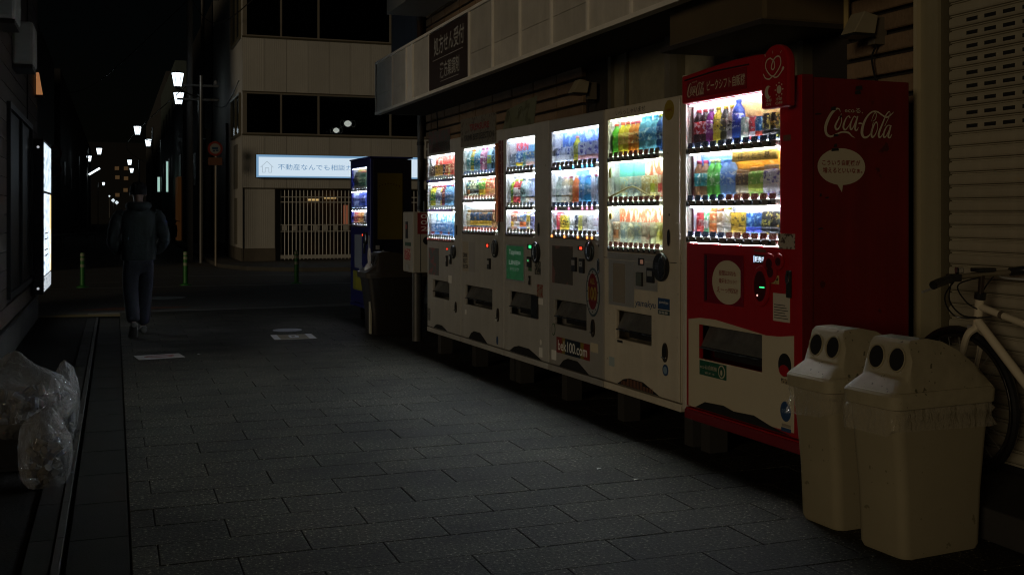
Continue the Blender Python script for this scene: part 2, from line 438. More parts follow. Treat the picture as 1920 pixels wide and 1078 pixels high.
# far corner pavements
fp = MB()
fp.poly([(2.2, 28.9), (2.6, 27.2), (4.0, 26.0), (6.0, 25.4), (30, 24.9), (30, 60), (2.2, 60)], 0, 1)
fp = MB().add([(x, y, z) for z in (-.019, .075) for x, y in [(2.45, 33), (2.5, 28.6), (3.0, 26.9), (4.2, 25.9), (7, 25.3), (40, 24.4), (40, 60), (2.45, 90)]],
              [tuple(range(8, 16))] + [(i, (i + 1) % 8, 8 + (i + 1) % 8, 8 + i) for i in range(8)])
tag(fp.build('corner_pavement', M('far_pavement', (.09, .085, .07), .85, var=.2, vs=2, bump=.3)), kind='structure')
nc = MB().add([(x, y, -.008) for x, y in [(-1, 15.45), (4.6, 15.9), (9, 15.9), (9, 18.6), (5.5, 17.4), (3.6, 16.6), (2.2, 16.15), (.5, 16.1), (-1, 15.9)]], [tuple(range(9))])
tag(nc.build('corner_apron', M('apron_concrete', (.20, .19, .165), .85, var=.2, vs=3, bump=.3), fix=False), kind='structure')

def marking(name, pts, c, z=-.015, label=None):
    mb = MB().add([(x, y, z) for x, y in pts], [tuple(range(len(pts)))])
    o = mb.build(name, M('paint_' + name, c, .7, var=.45, vs=9), fix=False); return tag(o, kind='structure')
marking('white_line', [(-9, 21.75), (14, 20.95), (14, 21.08), (-9, 21.88)], (.30, .30, .28))
marking('white_dash', [(.9, 24.9), (4.4, 24.35), (4.4, 24.5), (.9, 25.05)], (.22, .22, .2))
marking('white_dash', [(-.5, 23.1), (.1, 23.05), (.1, 23.25), (-.5, 23.3)], (.25, .25, .25))
marking('orange_patch', [(-.6, 16.62), (.1, 16.5), (.75, 16.55), (1.1, 16.75), (.4, 16.95), (0, 16.98)], (.22, .08, .03))
marking('tactile_yellow', [(-1.0, 15.56), (.02, 15.36), (.45, 15.42), (.6, 15.66), (-1.0, 15.82)], (.18, .125, .035), z=-.001)
marking('road_arrow', [(1.15, 29.5), (1.6, 31), (.7, 40), (.2, 34)], (.10, .10, .09))
mh = MB(); mh.lathe([(.36, -.02), (.36, -.012), (.30, -.011), (.29, -.014), (0.01, -.014)], 28, (.74, 18.62, 0))
tag(mh.build('manhole_cover', M('cast_iron', (.16, .16, .16), .45, metal=.6, var=.3, vs=20)), 'round grey manhole cover in the road ahead of the walking man', 'manhole cover')

def plate(cx, cy, w, d, rz, cm, label, kind):
    t = thing('pavement_notice', label, 'ground notice', (cx, cy, 0), rz)
    box('plate', (-w / 2, w / 2, -d / 2, d / 2, .0012, .0045), cm, t)
    return t
t = plate(.40, 10.88, .42, .30, R(8), M('notice_grey', (.42, .40, .37), .6, var=.2, vs=20), 'worn white notice plate with a red oval, flat on pavers nearest the kerb', 'a')
MB().add([(.14 * math.cos(a * PI / 12), .09 * math.sin(a * PI / 12), .0055) for a in range(24)], [tuple(range(24))]).build('red_oval', M('notice_red', (.22, .03, .02), .6, var=.3, vs=30), t, fix=False)
MB().add([(.11 * math.cos(a * PI / 12), .045 * math.sin(a * PI / 12), .0065) for a in range(24)], [tuple(range(24))]).build('oval_centre', M('notice_grey'), t, fix=False)
t = plate(1.86, 12.1, .46, .46, R(-2), M('notice_brown', (.2, .15, .07), .6, var=.2, vs=20), 'brown square notice plate with white bars, set flat in the pavers', 'b')
MB().box(-.23, -.16, -.23, .23, .005, .006).box(.15, .22, -.23, .23, .005, .006).box(-.23, .22, -.235, -.225, .005, .006).build('white_bar', M('notice_white', (.6, .6, .58), .6, var=.2, vs=20), t, fix=False)
MB().box(-.05, .05, -.10, -.04, .005, .006).box(-.05, -.02, -.04, .08, .005, .006).box(.02, .06, -.02, .10, .005, .006).box(-.04, .04, .11, .15, .005, .006).build('symbol', M('notice_white'), t, fix=False)
tag(MB().lathe([(.17, .001), (.165, .005), (.01, .005)], 24, (1.90, 12.83, 0)).build('round_ground_disc', M('disc_grey', (.32, .32, .34), .5, var=.3, vs=20)), 'small round pale disc lying flat behind the brown notice plate', 'ground disc')

# ------------------------------------------------------------------ RIGHT BUILDING
WX = 4.0
bl = thing('shop_building', 'shop building in brown brick slabs behind the vending machines with long white panelled canopy', 'building', (WX, 9, 0))
def B(n, d, m, bevel=0, parent=None):   # world-coordinate box under the building
    d = (d[0] - WX, d[1] - WX, d[2] - 9, d[3] - 9, d[4], d[5])
    return box(n, d, m, parent or bl, bevel)
m_brick = M('brown_brick', (.25, .165, .095), .75, var=.3, vs=9, bump=.5, bs=45, objvar=.22)
B('wall', (WX + .03, WX + .4, 4.62, 14.3, 0, 9), M('mortar_dark', (.022, .016, .011), .95, bump=.3))
bp_, bh = .626, .118
bme = MB()
x, y, z = 0, bp_ - .03, bh - .026
def brick_mesh(L_, Hh):
    mb = MB(); c = .006; t = .04
    mb.add([(0, 0, 0), (0, L_, 0), (0, L_, Hh), (0, 0, Hh), (-t + c, 0, 0), (-t + c, L_, 0), (-t + c, L_, Hh), (-t + c, 0, Hh), (-t, c, c), (-t, L_ - c, c), (-t, L_ - c, Hh - c), (-t, c, Hh - c)],
           [(0, 4, 5, 1), (1, 5, 6, 2), (2, 6, 7, 3), (3, 7, 4, 0), (4, 8, 9, 5), (5, 9, 10, 6), (6, 10, 11, 7), (7, 11, 8, 4), (8, 11, 10, 9)])
    return mb.mesh('brick', m_brick)
bfull = brick_mesh(y, z)
bshort = {}
WIN = [(7.30, 8.42, 2.0, 2.86), (5.62, 7.2, 2.0, 2.95)]
rest = MB()
rg = random.Random(5)
ncount = 0
for row in range(0, 34):
    zz = 1.55 + row * bh
    for k in range(16):
        y0 = 4.64 + k * bp_ ; y1 = y0 + bp_ - .03
        if y1 > 14.3: y1 = 14.28
        if y1 - y0 < .1: continue
        if any(a < y1 + .02 and b > y0 - .02 and c < zz + bh and d > zz for a, b, c, d in WIN): 
            continue
        vis = (zz < 2.76) or (zz > 3.3 and zz < 4.9 and y0 > 9)
        if not vis or (zz < 1.9 and y0 < 12): continue
        L_ = y1 - y0
        if abs(L_ - (bp_ - .03)) < .001: me = bfull
        else:
            kk = round(L_, 3)
            if kk not in bshort: bshort[kk] = brick_mesh(L_, bh - .026)
            me = bshort[kk]
        put('brick', me, bl, loc=(.03 - rg.uniform(0, .006), y0 - 9, zz)); ncount += 1
# ground-floor side: windows above the machines
for (a, b, c, d) in WIN:
    f = MB(); 
    f.box(-.04, .03, a - 9, b - 9, c, c + .06).box(-.04, .03, a - 9, b - 9, d - .07, d).box(-.04, .03, a - 9, a - 9 + .06, c + .06, d - .07).box(-.04, .03, b - 9 - .06, b - 9, c + .06, d - .07)
    w = f.build('window', M('bronze_frame', (.19, .17, .115), .4, metal=.5, var=.1), bl)
    box('pane', (-.005, .005, a - 9 + .06, b - 9 - .06, c + .06, d - .07), M('dusty_glass', (.3, .27, .18), .22, var=.3, vs=6, spec=.8), w)
    box('sash', (-.03, -.006, (a + b) / 2 - 9 - .02 if b - a > 1.3 else b - 9 - .34, (a + b) / 2 - 9 + .02 if b - a > 1.3 else b - 9 - .30, c + .06, d - .07), M('bronze_frame'), w)
B('white_pillar', (WX - .10, WX + .03, 7.205, 7.29, 1.9, 2.9), M('pale_frame', (.16, .145, .11), .5))
# pillar + shutter
B('pillar', (WX - .05, WX + .3, 4.45, 4.60, 0, 4), M('beige_pillar', (.31, .275, .17), .55, var=.12, vs=3, streak=.1))
B('pillar_trim', (WX - .075, WX - .05, 4.575, 4.60, 0, 4), M('pillar_trim', (.44, .38, .24), .5))
B('shutter_guide', (WX - .03, WX + .2, 4.425, 4.449, .14, 4), M('guide_brown', (.10, .085, .05), .5))
B('side_wall', (WX + .3, WX + 3, 14.1, 14.3, 0, 9), M('side_render', (.10, .09, .075), .85, var=.2, bump=.2))
sh = thing('roller_shutter', 'beige roller shutter with rows of small dark slots behind the white bicycle', 'shutter', (WX, 4.42, .14))
m_slat = M('shutter_slat', (.44, .40, .29), .42, metal=.15, var=.14, vs=4, streak=.12, objvar=.06)
pit = .0663
sl = MB()
prof = [(0.014, 0), (0.014, .006), (.004, .008), (.004, .013), (.014, .0145), (0, .018), (-.004, .026), (-.005, .042), (-.003, .058), (.002, .0655), (.014, .0663)]
n = len(prof)
sl.add([(a, 0, b) for a, b in prof] + [(a, -2.6, b) for a, b in prof], [(i, i + 1, n + i + 1, n + i) for i in range(n - 1)])
slm = sl.mesh('slat', m_slat)
box('backing', (.016, .03, -2.6, 0, 0, 3.4), m_dark, sh)
z_first = 2.334 - .042 - .14
k0 = z_first % pit
slot_me = MB().box(-.0075, .010, -.072, 0, .034, .052).mesh('slot', m_dark)
row0 = round((z_first - k0) / pit)
for k in range(-1, 46):
    if k0 + k * pit < 0 or k0 + k * pit > 3.3: continue
    s_ = put('slat', slm, sh, loc=(0, 0, k0 + k * pit))
    rr = row0 - k
    if 0 <= rr <= 8:
        for q in range(9): put('slot', slot_me, s_, loc=(0, -.123 - q * .1185, 0))
# canopy
cn = thing('canopy', 'long white panelled canopy fascia above the vending machines', 'canopy', (3.3, 9, 2.70))
m_cpan = M('canopy_panel', (.66, .63, .56), .42, var=.22, vs=3.5, streak=.12, bump=.05, bs=8, objvar=.10)
m_cfr = M('canopy_frame', (.88, .85, .78), .45, var=.15, vs=5)
edges = [14.28, 13.36, 12.67, 12.37, 11.66, 10.21, 9.50, 8.78, 8.06, 7.35, 6.63, 5.92, 5.20, 4.49, 3.78, 3.07]
for i in range(len(edges) - 1):
    a, b = edges[i + 1] - 9, edges[i] - 9
    if i == 2: box('panel', (-.005, .05, a + .012, b - .012, .022, .66), m_cfr, cn); continue
    if i == 4:
        br = box('brown_sign', (-.012, .05, a + .012, b - .012, .03, .65), M('brown_sign', (.045, .028, .022), .45, var=.15), cn)
        continue
    if i in (0, 1, 5, 6, 7, 8):
        s = .24 if i > 1 else .24
        box('panel', (.0, .05, a + .012, b - .012, .022, s), m_cpan, cn); box('panel', (.0, .05, a + .012, b - .012, s + .004, .66), m_cpan, cn)
    else: box('panel', (.0, .05, a + .012, b - .012, .022, .66), m_cpan, cn)
for i, e in enumerate(edges): box('mullion', (-.018, .055, e - 9 - .012, e - 9 + .012, .0, .68), m_cfr, cn)
box('bottom_rail', (-.022, .055, 3.07 - 9, 14.29 - 9, -.014, .02), m_cfr, cn); box('top_rail', (-.022, .055, 3.07 - 9, 14.29 - 9, .661, .69), m_cfr, cn)
box('end_panel', (.056, .7, 14.27 - 9, 14.285 - 9, 0, .68), m_cpan, cn)
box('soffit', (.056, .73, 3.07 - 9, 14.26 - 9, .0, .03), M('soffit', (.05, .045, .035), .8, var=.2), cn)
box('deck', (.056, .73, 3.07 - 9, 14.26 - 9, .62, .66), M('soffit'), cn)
def sgn(s, c, m=m_txt_w, a=11.66, b=10.21, bold=0):   # fascia lettering, viewer looks along +x; left of viewer is +y
    text(s, 0, 1, 0, 1, M('sign_letters', (.42, .41, .38), .5), cn, bold=bold, xf=lambda u, v: (-.0135, c[0] - 9 + (c[1] - c[0]) * u, c[2] + (c[3] - c[2]) * v))
sgn('処方せん受付', (11.45, 10.36, .38, .585), bold=.012)
sgn('漢方薬調剤', (11.22, 10.52, .115, .285), bold=.012)
box('sign_rule', (-.0135, -.012, 10.4 - 9, 11.5 - 9, .335, .341), M('sign_letters'), br); br.parent = cn
box('sign_rule', (-.0135, -.012, 10.55 - 9, 11.2 - 9, .082, .088), M('sign_letters'), br)
# upper band and overhanging grey-blue neighbour
B('upper_ledge', (3.45, WX + .03, 9.8, 14.32, 4.05, 4.25), M('ledge_paint', (.42, .39, .33), .5, var=.15))
nb = thing('neighbour_building', 'blue grey panelled upper storey beyond the shop canopy', 'building', (4.0, 14.9, 0))
for k in range(4):
    box('wall_panel', (0, .05, -.2 + k * .40, .195 + k * .40, 3.3, 7), M('bluegrey_panel', (.115, .13, .165), .5, var=.1, objvar=.05), nb)
box('wall', (.051, 5, -.2, 1.4, 3.3, 9), M('bluegrey_wall', (.08, .08, .085), .7), nb)
t = thing('drainpipe', 'pale vertical drainpipe at the far end of the shop wall', 'pipe', (3.95, 14.42, 0))
MB().cyl((0, 0, 0), (0, 0, 2.72), .045, n=14).build('pipe', M('pipe_paint', (.27, .26, .24), .45, var=.1), t, smooth=True)
for z in (.5, 1.42, 2.3): MB().cyl((0, 0, z), (0, 0, z + .05), .054, n=14).build('bracket', M('pipe_bracket', (.12, .11, .1), .5), t)
t = thing('drainpipe', 'brown vertical pipe above the canopy beside the blue grey wall', 'pipe', (3.93, 14.36, 3.4))
MB().cyl((0, 0, 0), (0, 0, 3.5), .05, n=12).build('pipe', M('brown_pipe', (.12, .06, .03), .5), t, smooth=True)
for z in (.6, 1.6): MB().cyl((0, 0, z), (0, 0, z + .05), .058, n=12).build('bracket', M('pipe_bracket'), t)
# range hood duct
t = thing('extractor_hood', 'dark metal extractor hood box on the wall above the red machine', 'extractor hood', (3.52, 5.75, 2.43))
hx = .50
MB().box(-.08, .48, -.5, .62, .03, .9).build('casing', M('hood_metal', (.16, .12, .065), .36, metal=.3, var=.2, vs=4), t, bevel=.02)
box('base_tray', (-.12, .48, -.54, .66, .0, .029), M('hood_tray', (.03, .025, .02), .5), t)
t = thing('conduit', 'thin yellowish vertical conduit beside the extractor hood', 'conduit', (3.93, 5.16, 2.4))
MB().cyl((0, 0, 0), (0, 0, 1), .016, n=8).build('pipe', M('conduit', (.35, .26, .10), .5), t)
def flood(loc, label):
    t = thing('floodlight', label, 'floodlight', loc, 0, 'unlit floodlights on the shop wall')
    MB().poly([(-.10, 0), (.04, 0), (.06, .10), (-.03, .12)], -.06, .06).build('lamp_head', M('flood_paint', (.30, .26, .17), .5, var=.2), t, bevel=.005)
    box('lens', (-.105, .03, -.065, .065, -.016, -.001), m_black, t)
    box('bracket', (.061, .14, -.03, .03, -.05, .10), M('flood_bracket', (.12, .10, .07), .5), t)
    MB().tube(crom([(.1, 0, -.05), (.08, .02, -.12), (.09, .0, -.25), (.10, -.02, -.4)]), .006, 6).build('cable', m_black, t)
flood((3.86, 4.93, 2.35), 'beige floodlight on the bricks above the red machine side')
flood((3.84, 8.72, 2.42), 'beige floodlight under the canopy above the silver machine')
t = thing('wall_cable', 'thin black cable hanging down the brick wall near the drainpipe', 'cable', (3.94, 13.6, 1.9))
MB().tube(crom([(0, 0, .85), (0, -.05, .5), (0, .02, .2), (0, 0, -.6)]), .008, 6).build('cable', m_black, t)

# ------------------------------------------------------------------ VENDING MACHINES
U0 = Vector((2.863, 10.21, 0)); RZM = R(-87.56)
UX = Vector((math.cos(RZM), math.sin(RZM), 0))
TB = {}   # product meshes
def pcol(h, acc='#ffffff', scale=60, th=.56, st=(1, 1, 1)):
    c, a = H(h), H(acc)
    c = tuple(.012 + .9 * v for v in c)
    return print_mat('print_%s_%s_%d_%d' % (h, acc, scale, int(th * 100)), c, a, scale, th, st)
def translucent(m, f=.30):
    if m.get('tl'): return m
    m['tl'] = 1
    N, L = m.node_tree.nodes, m.node_tree.links; b = N['Principled BSDF']
    tr = N.new('ShaderNodeBsdfTranslucent'); mx = N.new('ShaderNodeMixShader'); mx.inputs[0].default_value = f
    if b.inputs['Base Color'].links: L.new(b.inputs['Base Color'].links[0].from_socket, tr.inputs[0])
    else: tr.inputs[0].default_value = b.inputs['Base Color'].default_value
    L.new(b.outputs[0], mx.inputs[1]); L.new(tr.outputs[0], mx.inputs[2]); L.new(mx.outputs[0], N['Material Output'].inputs[0])
    return m
def product_meshes(kind, body, label, cap, acc):
    key = (kind, body, label, cap, acc)
    if key in TB: return TB[key]
    mb_, ml_, mc_ = M('body' + body, tuple(.015 + .9 * v for v in H(body)), .25), pcol(label, acc), M('cap' + cap, tuple(.04 + .95 * v for v in H(cap)), .35)
    if kind != 'can': translucent(mb_); translucent(ml_, .25); translucent(mc_, .3)
    out = []
    if kind == 'bottle':
        out.append(('body', MB().lathe([(.028, 0), (.031, .004), (.031, .05), (.0295, .055), (.031, .06), (.031, .125), (.026, .15), (.013, .172), (.0125, .18)], 12).mesh('body', mb_)))
        out.append(('label', MB().lathe([(.0317, .058), (.0317, .128)], 12).mesh('label', ml_)))
        out.append(('cap', MB().lathe([(.0145, .18), (.0145, .196), (.012, .198)], 10).mesh('cap', mc_)))
    elif kind == 'tall':     # aluminium bottle can
        out.append(('body', MB().lathe([(.024, 0), (.0265, .005), (.0265, .105), (.024, .118), (.0195, .128)], 12).mesh('body', ml_)))
        out.append(('cap', MB().lathe([(.0195, .128), (.0195, .148), (.017, .150)], 10).mesh('cap', mc_)))
        out.append(('label', MB().lathe([(.027, .02), (.027, .06)], 12).mesh('label', mb_)))
    elif kind == 'can':
        out.append(('body', MB().lathe([(.022, 0), (.0265, .006), (.0265, .100), (.0225, .112), (.0235, .114), (.021, .114)], 12).mesh('body', ml_)))
        out.append(('label', MB().lathe([(.027, .012), (.027, .038)], 12).mesh('label', mb_)))
        out.append(('lid', MB().lathe([(.0232, .1142), (.0232, .1152)], 10).mesh('lid', mc_)))
    elif kind == 'pack':
        out.append(('body', MB().box(-.038, .038, -.012, .012, 0, .135).mesh('body', ml_)))
        out.append(('label', MB().box(-.028, .028, -.0135, -.0121, .03, .085).mesh('label', mb_)))
    TB[key] = out
    return out

def joined(meshes, key):
    if key in TB: return TB[key]
    bm = bmesh.new(); mats = []
    for _, me in meshes:
        n0 = len(bm.faces); bm.from_mesh(me); bm.faces.ensure_lookup_table(); mats.append(me.materials[0])
        for f in bm.faces[n0:]: f.material_index = len(mats) - 1
    me = bpy.data.meshes.new('drink'); bm.to_mesh(me); bm.free()
    for m in mats: me.materials.append(m)
    me.polygons.foreach_set('use_smooth', [True] * len(me.polygons))
    TB[key] = me
    return me

KINDN = {'bottle': ('drink_bottle', 'bottle'), 'tall': ('bottle_can', 'bottle can'), 'can': ('drink_can', 'can'), 'pack': ('snack_pack', 'pack')}
ORD = ['first', 'second', 'third', 'fourth', 'fifth', 'sixth', 'seventh', 'eighth', 'ninth', 'tenth', 'eleventh', 'twelfth', 'thirteenth', 'fourteenth']
btn_mesh = {}
def disc_mesh(r, t, m, n=12):
    k = (r, t, m.name)
    if k not in btn_mesh:
        btn_mesh[k] = MB().cyl((0, 0, 0), (0, -t, 0), r, r * .86, n).mesh('button', m)
    return btn_mesh[k]
tag_mesh = {}
def tagm(w, h, m):
    k = (w, h, m.name)
    if k not in tag_mesh: tag_mesh[k] = MB().box(-w / 2, w / 2, -.003, 0, 0, h).mesh('price_tag', m)
    return tag_mesh[k]
m_tagb = print_mat('tag_blue', H('#27375f'), H('#9fb4d8'), 220, .58)
m_tagr = print_mat('tag_red', H('#7a2a22'), H('#e8c9b8'), 220, .58)
m_tagk = print_mat('tag_brown', H('#4a4030'), H('#b89a70'), 220, .6)
m_tagw = print_mat('tag_white', H('#9aa4a8'), H('#3a4450'), 220, .6)
def led(name, c, s): return M(name, (.02, .02, .02), .4, emit=c, es=s)

def machine(name, label, P, rz, W, D, body, win, strips, outlet, light, parts=True, nbtn=10, btn=None, tags=None, top=2.05, bot=.225, LS=1., side=None, group='drink vending machines in a row', foot=True):
    x0, x1, z0, z1 = win; ox0, ox1, oz0, oz1 = outlet
    t = thing(name, label, 'vending machine', tuple(P), rz, group)
    t['w'] = W
    lip = .0
    door = holed(.004, W - .004, bot + .05, top, 0, .030, [(x0, x1, z0, z1), (ox0, ox1, oz0, oz1)]).build('door', body, t, bevel=.007, fix=False)
    sb = side or body
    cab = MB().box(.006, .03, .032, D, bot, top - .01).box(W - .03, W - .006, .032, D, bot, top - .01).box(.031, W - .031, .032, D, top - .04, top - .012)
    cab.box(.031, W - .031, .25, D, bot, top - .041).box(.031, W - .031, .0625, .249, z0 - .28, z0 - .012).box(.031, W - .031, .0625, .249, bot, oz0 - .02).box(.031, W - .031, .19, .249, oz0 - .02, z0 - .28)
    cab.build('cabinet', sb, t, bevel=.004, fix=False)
    box('plinth', (.004, W - .004, -.004, .06, bot, bot + .044), body, t, .004)
    D2 = .080
    ln = MB().box(.032, max(x0 - .001, .034), .0305, D2, z0, min(z1 + .034, top - .042)).box(x1 + .001, W - .032, .0305, D2, z0, min(z1 + .034, top - .042)).box(.032, W - .032, D2 + .001, D2 + .02, z0, min(z1 + .034, top - .042))
    ln.box(.032, W - .032, .0305, D2, min(z1 + .035, top - .0415), min(z1 + .036, top - .0405)).box(.032, W - .032, .0305, D2, z0 - .010, z0 - .002)
    ln.build('display_liner', m_liner, t, fix=False)
    MB().box(x0 - .003, x1 + .003, .004, .006, z0 - .003, z1 + .003).build('display_window', m_glass, t, fix=False)
    lm = M('tube_' + name + str(round(light[0] * 100)) + str(round(light[2] * 100)) + str(LS), (.8, .8, .8), .5, emit=light, es=150 * LS)
    zt = z1 - .006
    MB().cyl((x0 + .02, .013, zt), (x1 - .02, .013, zt), .0035, n=8).build('light_tube', lm, t)
    zh = min(z1 + .018, top - .052)
    MB().cyl((max(x0, .034) + .01, .040, zh), (x1 - .02, .040, zh), .006, n=8).build('light_tube', lm, t)
    # outlet
    MB().box(ox0, ox1, .10, .105, oz0, oz1).build('outlet_recess', m_dark, t, fix=False)
    fl = MB(); fl.add([(ox0 + .02, .055, oz1 - .012), (ox1 - .01, .055, oz1 - .012), (ox1 - .01, .008, oz0 + (oz1 - oz0) * .36), (ox0 + .006, .008, oz0 + (oz1 - oz0) * .36)], [(3, 2, 1, 0)])
    fl.build('outlet_flap', M('flap_' + body.name, (.17, .17, .16), .3, metal=.3, var=.5, vs=14), t, fix=False)
    box('outlet_lip', (ox0 + .003, ox1 - .003, .0, .03, oz0 + (oz1 - oz0) * .30, oz0 + (oz1 - oz0) * .345), m_chrome, t)
    # shelves, strips, buttons
    for r, sz in enumerate(strips):
        sh_ = box('shelf', (max(x0, .034) + .002, x1 - .002, .029, D2, sz - .006, sz + .012), M('shelf_white', (.7, .7, .7), .4), t)
        st = box('button_strip', (x0 + .012, x1 - .02, -.014, .028, sz - .017, sz + .017), M('strip_brown', (.16, .14, .115), .4, var=.1), t, .006)
        box('strip_light', (max(x0, .034) + .01, x1 - .012, .002, .012, sz - .0215, sz - .0175), M('striplight' + str(round(light[2] * 100)) + str(LS), (.8, .8, .8), emit=light, es=190 * LS), t)
        box('strip_light', (max(x0, .034) + .01, x1 - .012, .0295, .037, sz - .0135, sz - .0065), MATS['striplight' + str(round(light[2] * 100)) + str(LS)], t)
        box('strip_light', (max(x0, .02) + .012, x1 - .022, .0075, .0125, sz + .0175, sz + .0205), M('uplight' + str(round(light[2] * 100)) + str(LS), (.8, .8, .8), emit=light, es=115 * LS), t)
        for b in range(nbtn):
            bx = x0 + .04 + (x1 - x0 - .10) * b / (nbtn - 1)
            bm_ = btn[r][b] if btn else m_black
            put('selection_button', disc_mesh(.011 if btn is None else .010, .006, bm_), st, loc=(bx, -.0145, sz))
            tg = tags[r] if tags else m_tagb
            if isinstance(tg, (list, tuple)): tg = tg[b * len(tg) // nbtn]
            o = put('price_tag', tagm(round((x1 - x0 - .10) / (nbtn - 1) * .72, 3), .03, tg), sh_, loc=(bx + .004, -.001, sz + .0165)); o.rotation_euler = (R(-8), 0, 0)
    if foot:
        for fx in (-.03,) + ((W - .16,) if W > .96 else ()): box('foot_block', (fx, fx + .09, .12, .24, 0, bot - .001), M('foot_concrete', (.028, .026, .022), .9, var=.2), t)
    return t

def stock(t, row_z, items, x0, x1, place, rname, detail=False, y=.052, sc=1.0):
    """items: (kind, body, label, cap, accent, words)"""
    n = len(items)
    mat = t.matrix_basis if False else None
    rot = t.rotation_euler[2]; c, s = math.cos(rot), math.sin(rot)
    for i, it in enumerate(items):
        kind, body, label, cap, acc, words = it[:6]
        k = sc * (it[6] if len(it) > 6 else 1)
        lx = x0 + (x1 - x0) * (i / (n - 1) if n > 1 else .5); ly = y + rg.uniform(-.006, .006)
        wx, wy = t.location[0] + lx * c - ly * s, t.location[1] + lx * s + ly * c
        nm, cat = KINDN[kind]
        lab = '%s %s, %s from left %s shelf, %s' % (words, cat, ORD[i], rname, place)
        grp = 'drinks displayed in the ' + place
        ms = product_meshes(kind, body, label, cap, acc)
        if detail:
            o = thing(nm, lab, cat, (wx, wy, row_z), rot + rg.uniform(-.12, .12), grp); o.scale = (k, k, k)
            for pn, me in ms:
                p = put(pn, me, o); me.polygons.foreach_set('use_smooth', [True] * len(me.polygons))
        else:
            o = put(nm, joined(ms, ('J',) + (kind, body, label, cap, acc)), None, loc=(wx, wy, row_z)); o.rotation_euler = (0, 0, rot + rg.uniform(-.12, .12)); o.scale = (k, k, k)
            tag(o, lab, cat, grp)

def back(t, x0, x1, z0, z1, m, y=.0785, name='back_poster'): return box(name, (x0, x1, y - .002, y, z0, z1), m, t)
def oval(t, cx, cz, rx, rz, m, name='sticker', y0=-.002, y1=-.0003): return MB().poly(ell(cx, cz, rx, rz), y0, y1).build(name, m, t, fix=False)
def rect(t, x0, x1, z0, z1, m, name='sticker', y0=-.0018, y1=-.0003): return MB().box(x0, x1, y0, y1, z0, z1).build(name, m, t, fix=False)
def coin_return(t, cx, cz, w=.045, h=.10):
    MB().poly(ell(cx, cz, w / 2, h / 2), -.010, -.0003).build('coin_return', M('coin_bezel', (.05, .04, .03), .3, metal=.4), t, bevel=.003)
    MB().poly(ell(cx, cz + h * .06, w * .34, h * .34), -.0108, -.0102).build('coin_cup', m_dark, t)
    box('coin_lip', (cx - w * .4, cx + w * .4, -.018, -.0109, cz - h * .28, cz - h * .22), m_chrome, t)
def dial(t, cx, cz, rx=.055, rz=.062):
    o = MB().poly(ell(cx, cz, rx, rz), -.022, -.0003).build('coin_mechanism', m_black, t, bevel=.006)
    MB().poly(ell(cx + rx * .35, cz, rx * .48, rz * .8), -.030, -.0222).build('coin_ring', m_chrome, o, bevel=.003)
    MB().poly(ell(cx + rx * .38, cz, rx * .36, rz * .62), -.0315, -.0301).build('coin_hollow', m_black, o)
    box('coin_slot', (cx - rx * .5, cx - rx * .3, -.0235, -.0221, cz - .02, cz + .025), m_chrome, o)
def slot_box(t, cx, cz, w=.045, h=.09, led_c=None):
    o = box('bill_slot', (cx - w / 2, cx + w / 2, -.016, -.0003, cz - h / 2, cz + h / 2), m_black, t, .004)
    box('bill_mouth', (cx - w * .32, cx + w * .32, -.0185, -.0161, cz - h * .05, cz + h * .3), m_steel, o)
    if led_c: box('indicator', (cx - .008, cx + .01, -.0195, -.0186, cz + h * .1, cz + h * .16), led_c, o)
def display(t, cx, cz, w=.05, h=.028, m=None):
    box('price_display', (cx - w / 2, cx + w / 2, -.006, -.0003, cz - h / 2, cz + h / 2), m_black, t, .002)
    if m: box('display_digits', (cx - w * .1, cx + w * .38, -.0075, -.0062, cz - h * .28, cz + h * .28), m, t)
def lock(t, cx, cz):
    MB().poly(ell(cx, cz, .018, .05), -.008, -.0003).build('lock_plate', m_chrome, t, bevel=.002)
    MB().poly(ell(cx, cz, .011, .036), -.0095, -.0081).build('lock_handle', m_black, t)
    oval(t, cx, cz + .135, .006, .009, m_black, 'keyhole')
def scoop(t, x0, x1, zb, h, m=m_dark, vents=False):
    w = x1 - x0
    MB().poly([(x0, zb), (x0 + w * .15, zb + h * .7), (x0 + w * .3, zb + h), (x0 + w * .62, zb + h), (x0 + w * .8, zb + h * .55), (x1, zb)], -.0016, -.0003).build('base_vent', m, t, fix=False)
    if vents:
        mb = MB()
        for k in range(22):
            u = .12 + .72 * k / 21; hh = h * (.92 if .25 < u < .62 else .55)
            mb.box(x0 + w * u, x0 + w * u + .006, -.004, -.0017, zb + .004, zb + hh)
        mb.build('vent_slits', M('vent_brown', (.20, .09, .05), .6), t, fix=False)

def P(x): return tuple(U0 + UX * x)
white = (1., 1., 1.)
# ---- 1: far white machine
L1 = (.80, .90, 1.0)
orange = led('led_orange', (1, .30, .06), 2.5); pink = led('led_pink', (1, .30, .5), 2); blue = led('led_blue', (.12, .55, 1), 2.5)
redled = led('led_red', (1, .05, .02), 2); greenled = led('led_green', (.05, 1, .25), 1.5)
m_btnb = M('blue_button', (.02, .02, .30), .3); m_btnp = M('purple_button', (.13, .03, .35), .3); m_btnr = M('red_button', (.35, .04, .02), .3)
O1 = .0
t = machine('vending_machine', 'farthest white vending machine with red poster, beside the parking meter box', P(0), RZM, .958, .68, m_white, (.016, .79, 1.11, 1.92), [1.677, 1.398, 1.12], (.164, .646, .57, .735), L1,
            btn=[[m_btnb] * 11, [m_btnp] * 11, [m_btnr] * 11], nbtn=11, tags=[m_tagw, m_tagw, m_tagk])
v1 = t
back(t, .04, .785, 1.72, 1.915, print_mat('poster_red', H('#e8503c'), H('#ffd0b8'), 22, .55)); back(t, .05, .785, 1.14, 1.37, print_mat('poster_blue', H('#4f9ec0'), H('#e6f4fa'), 26, .5))
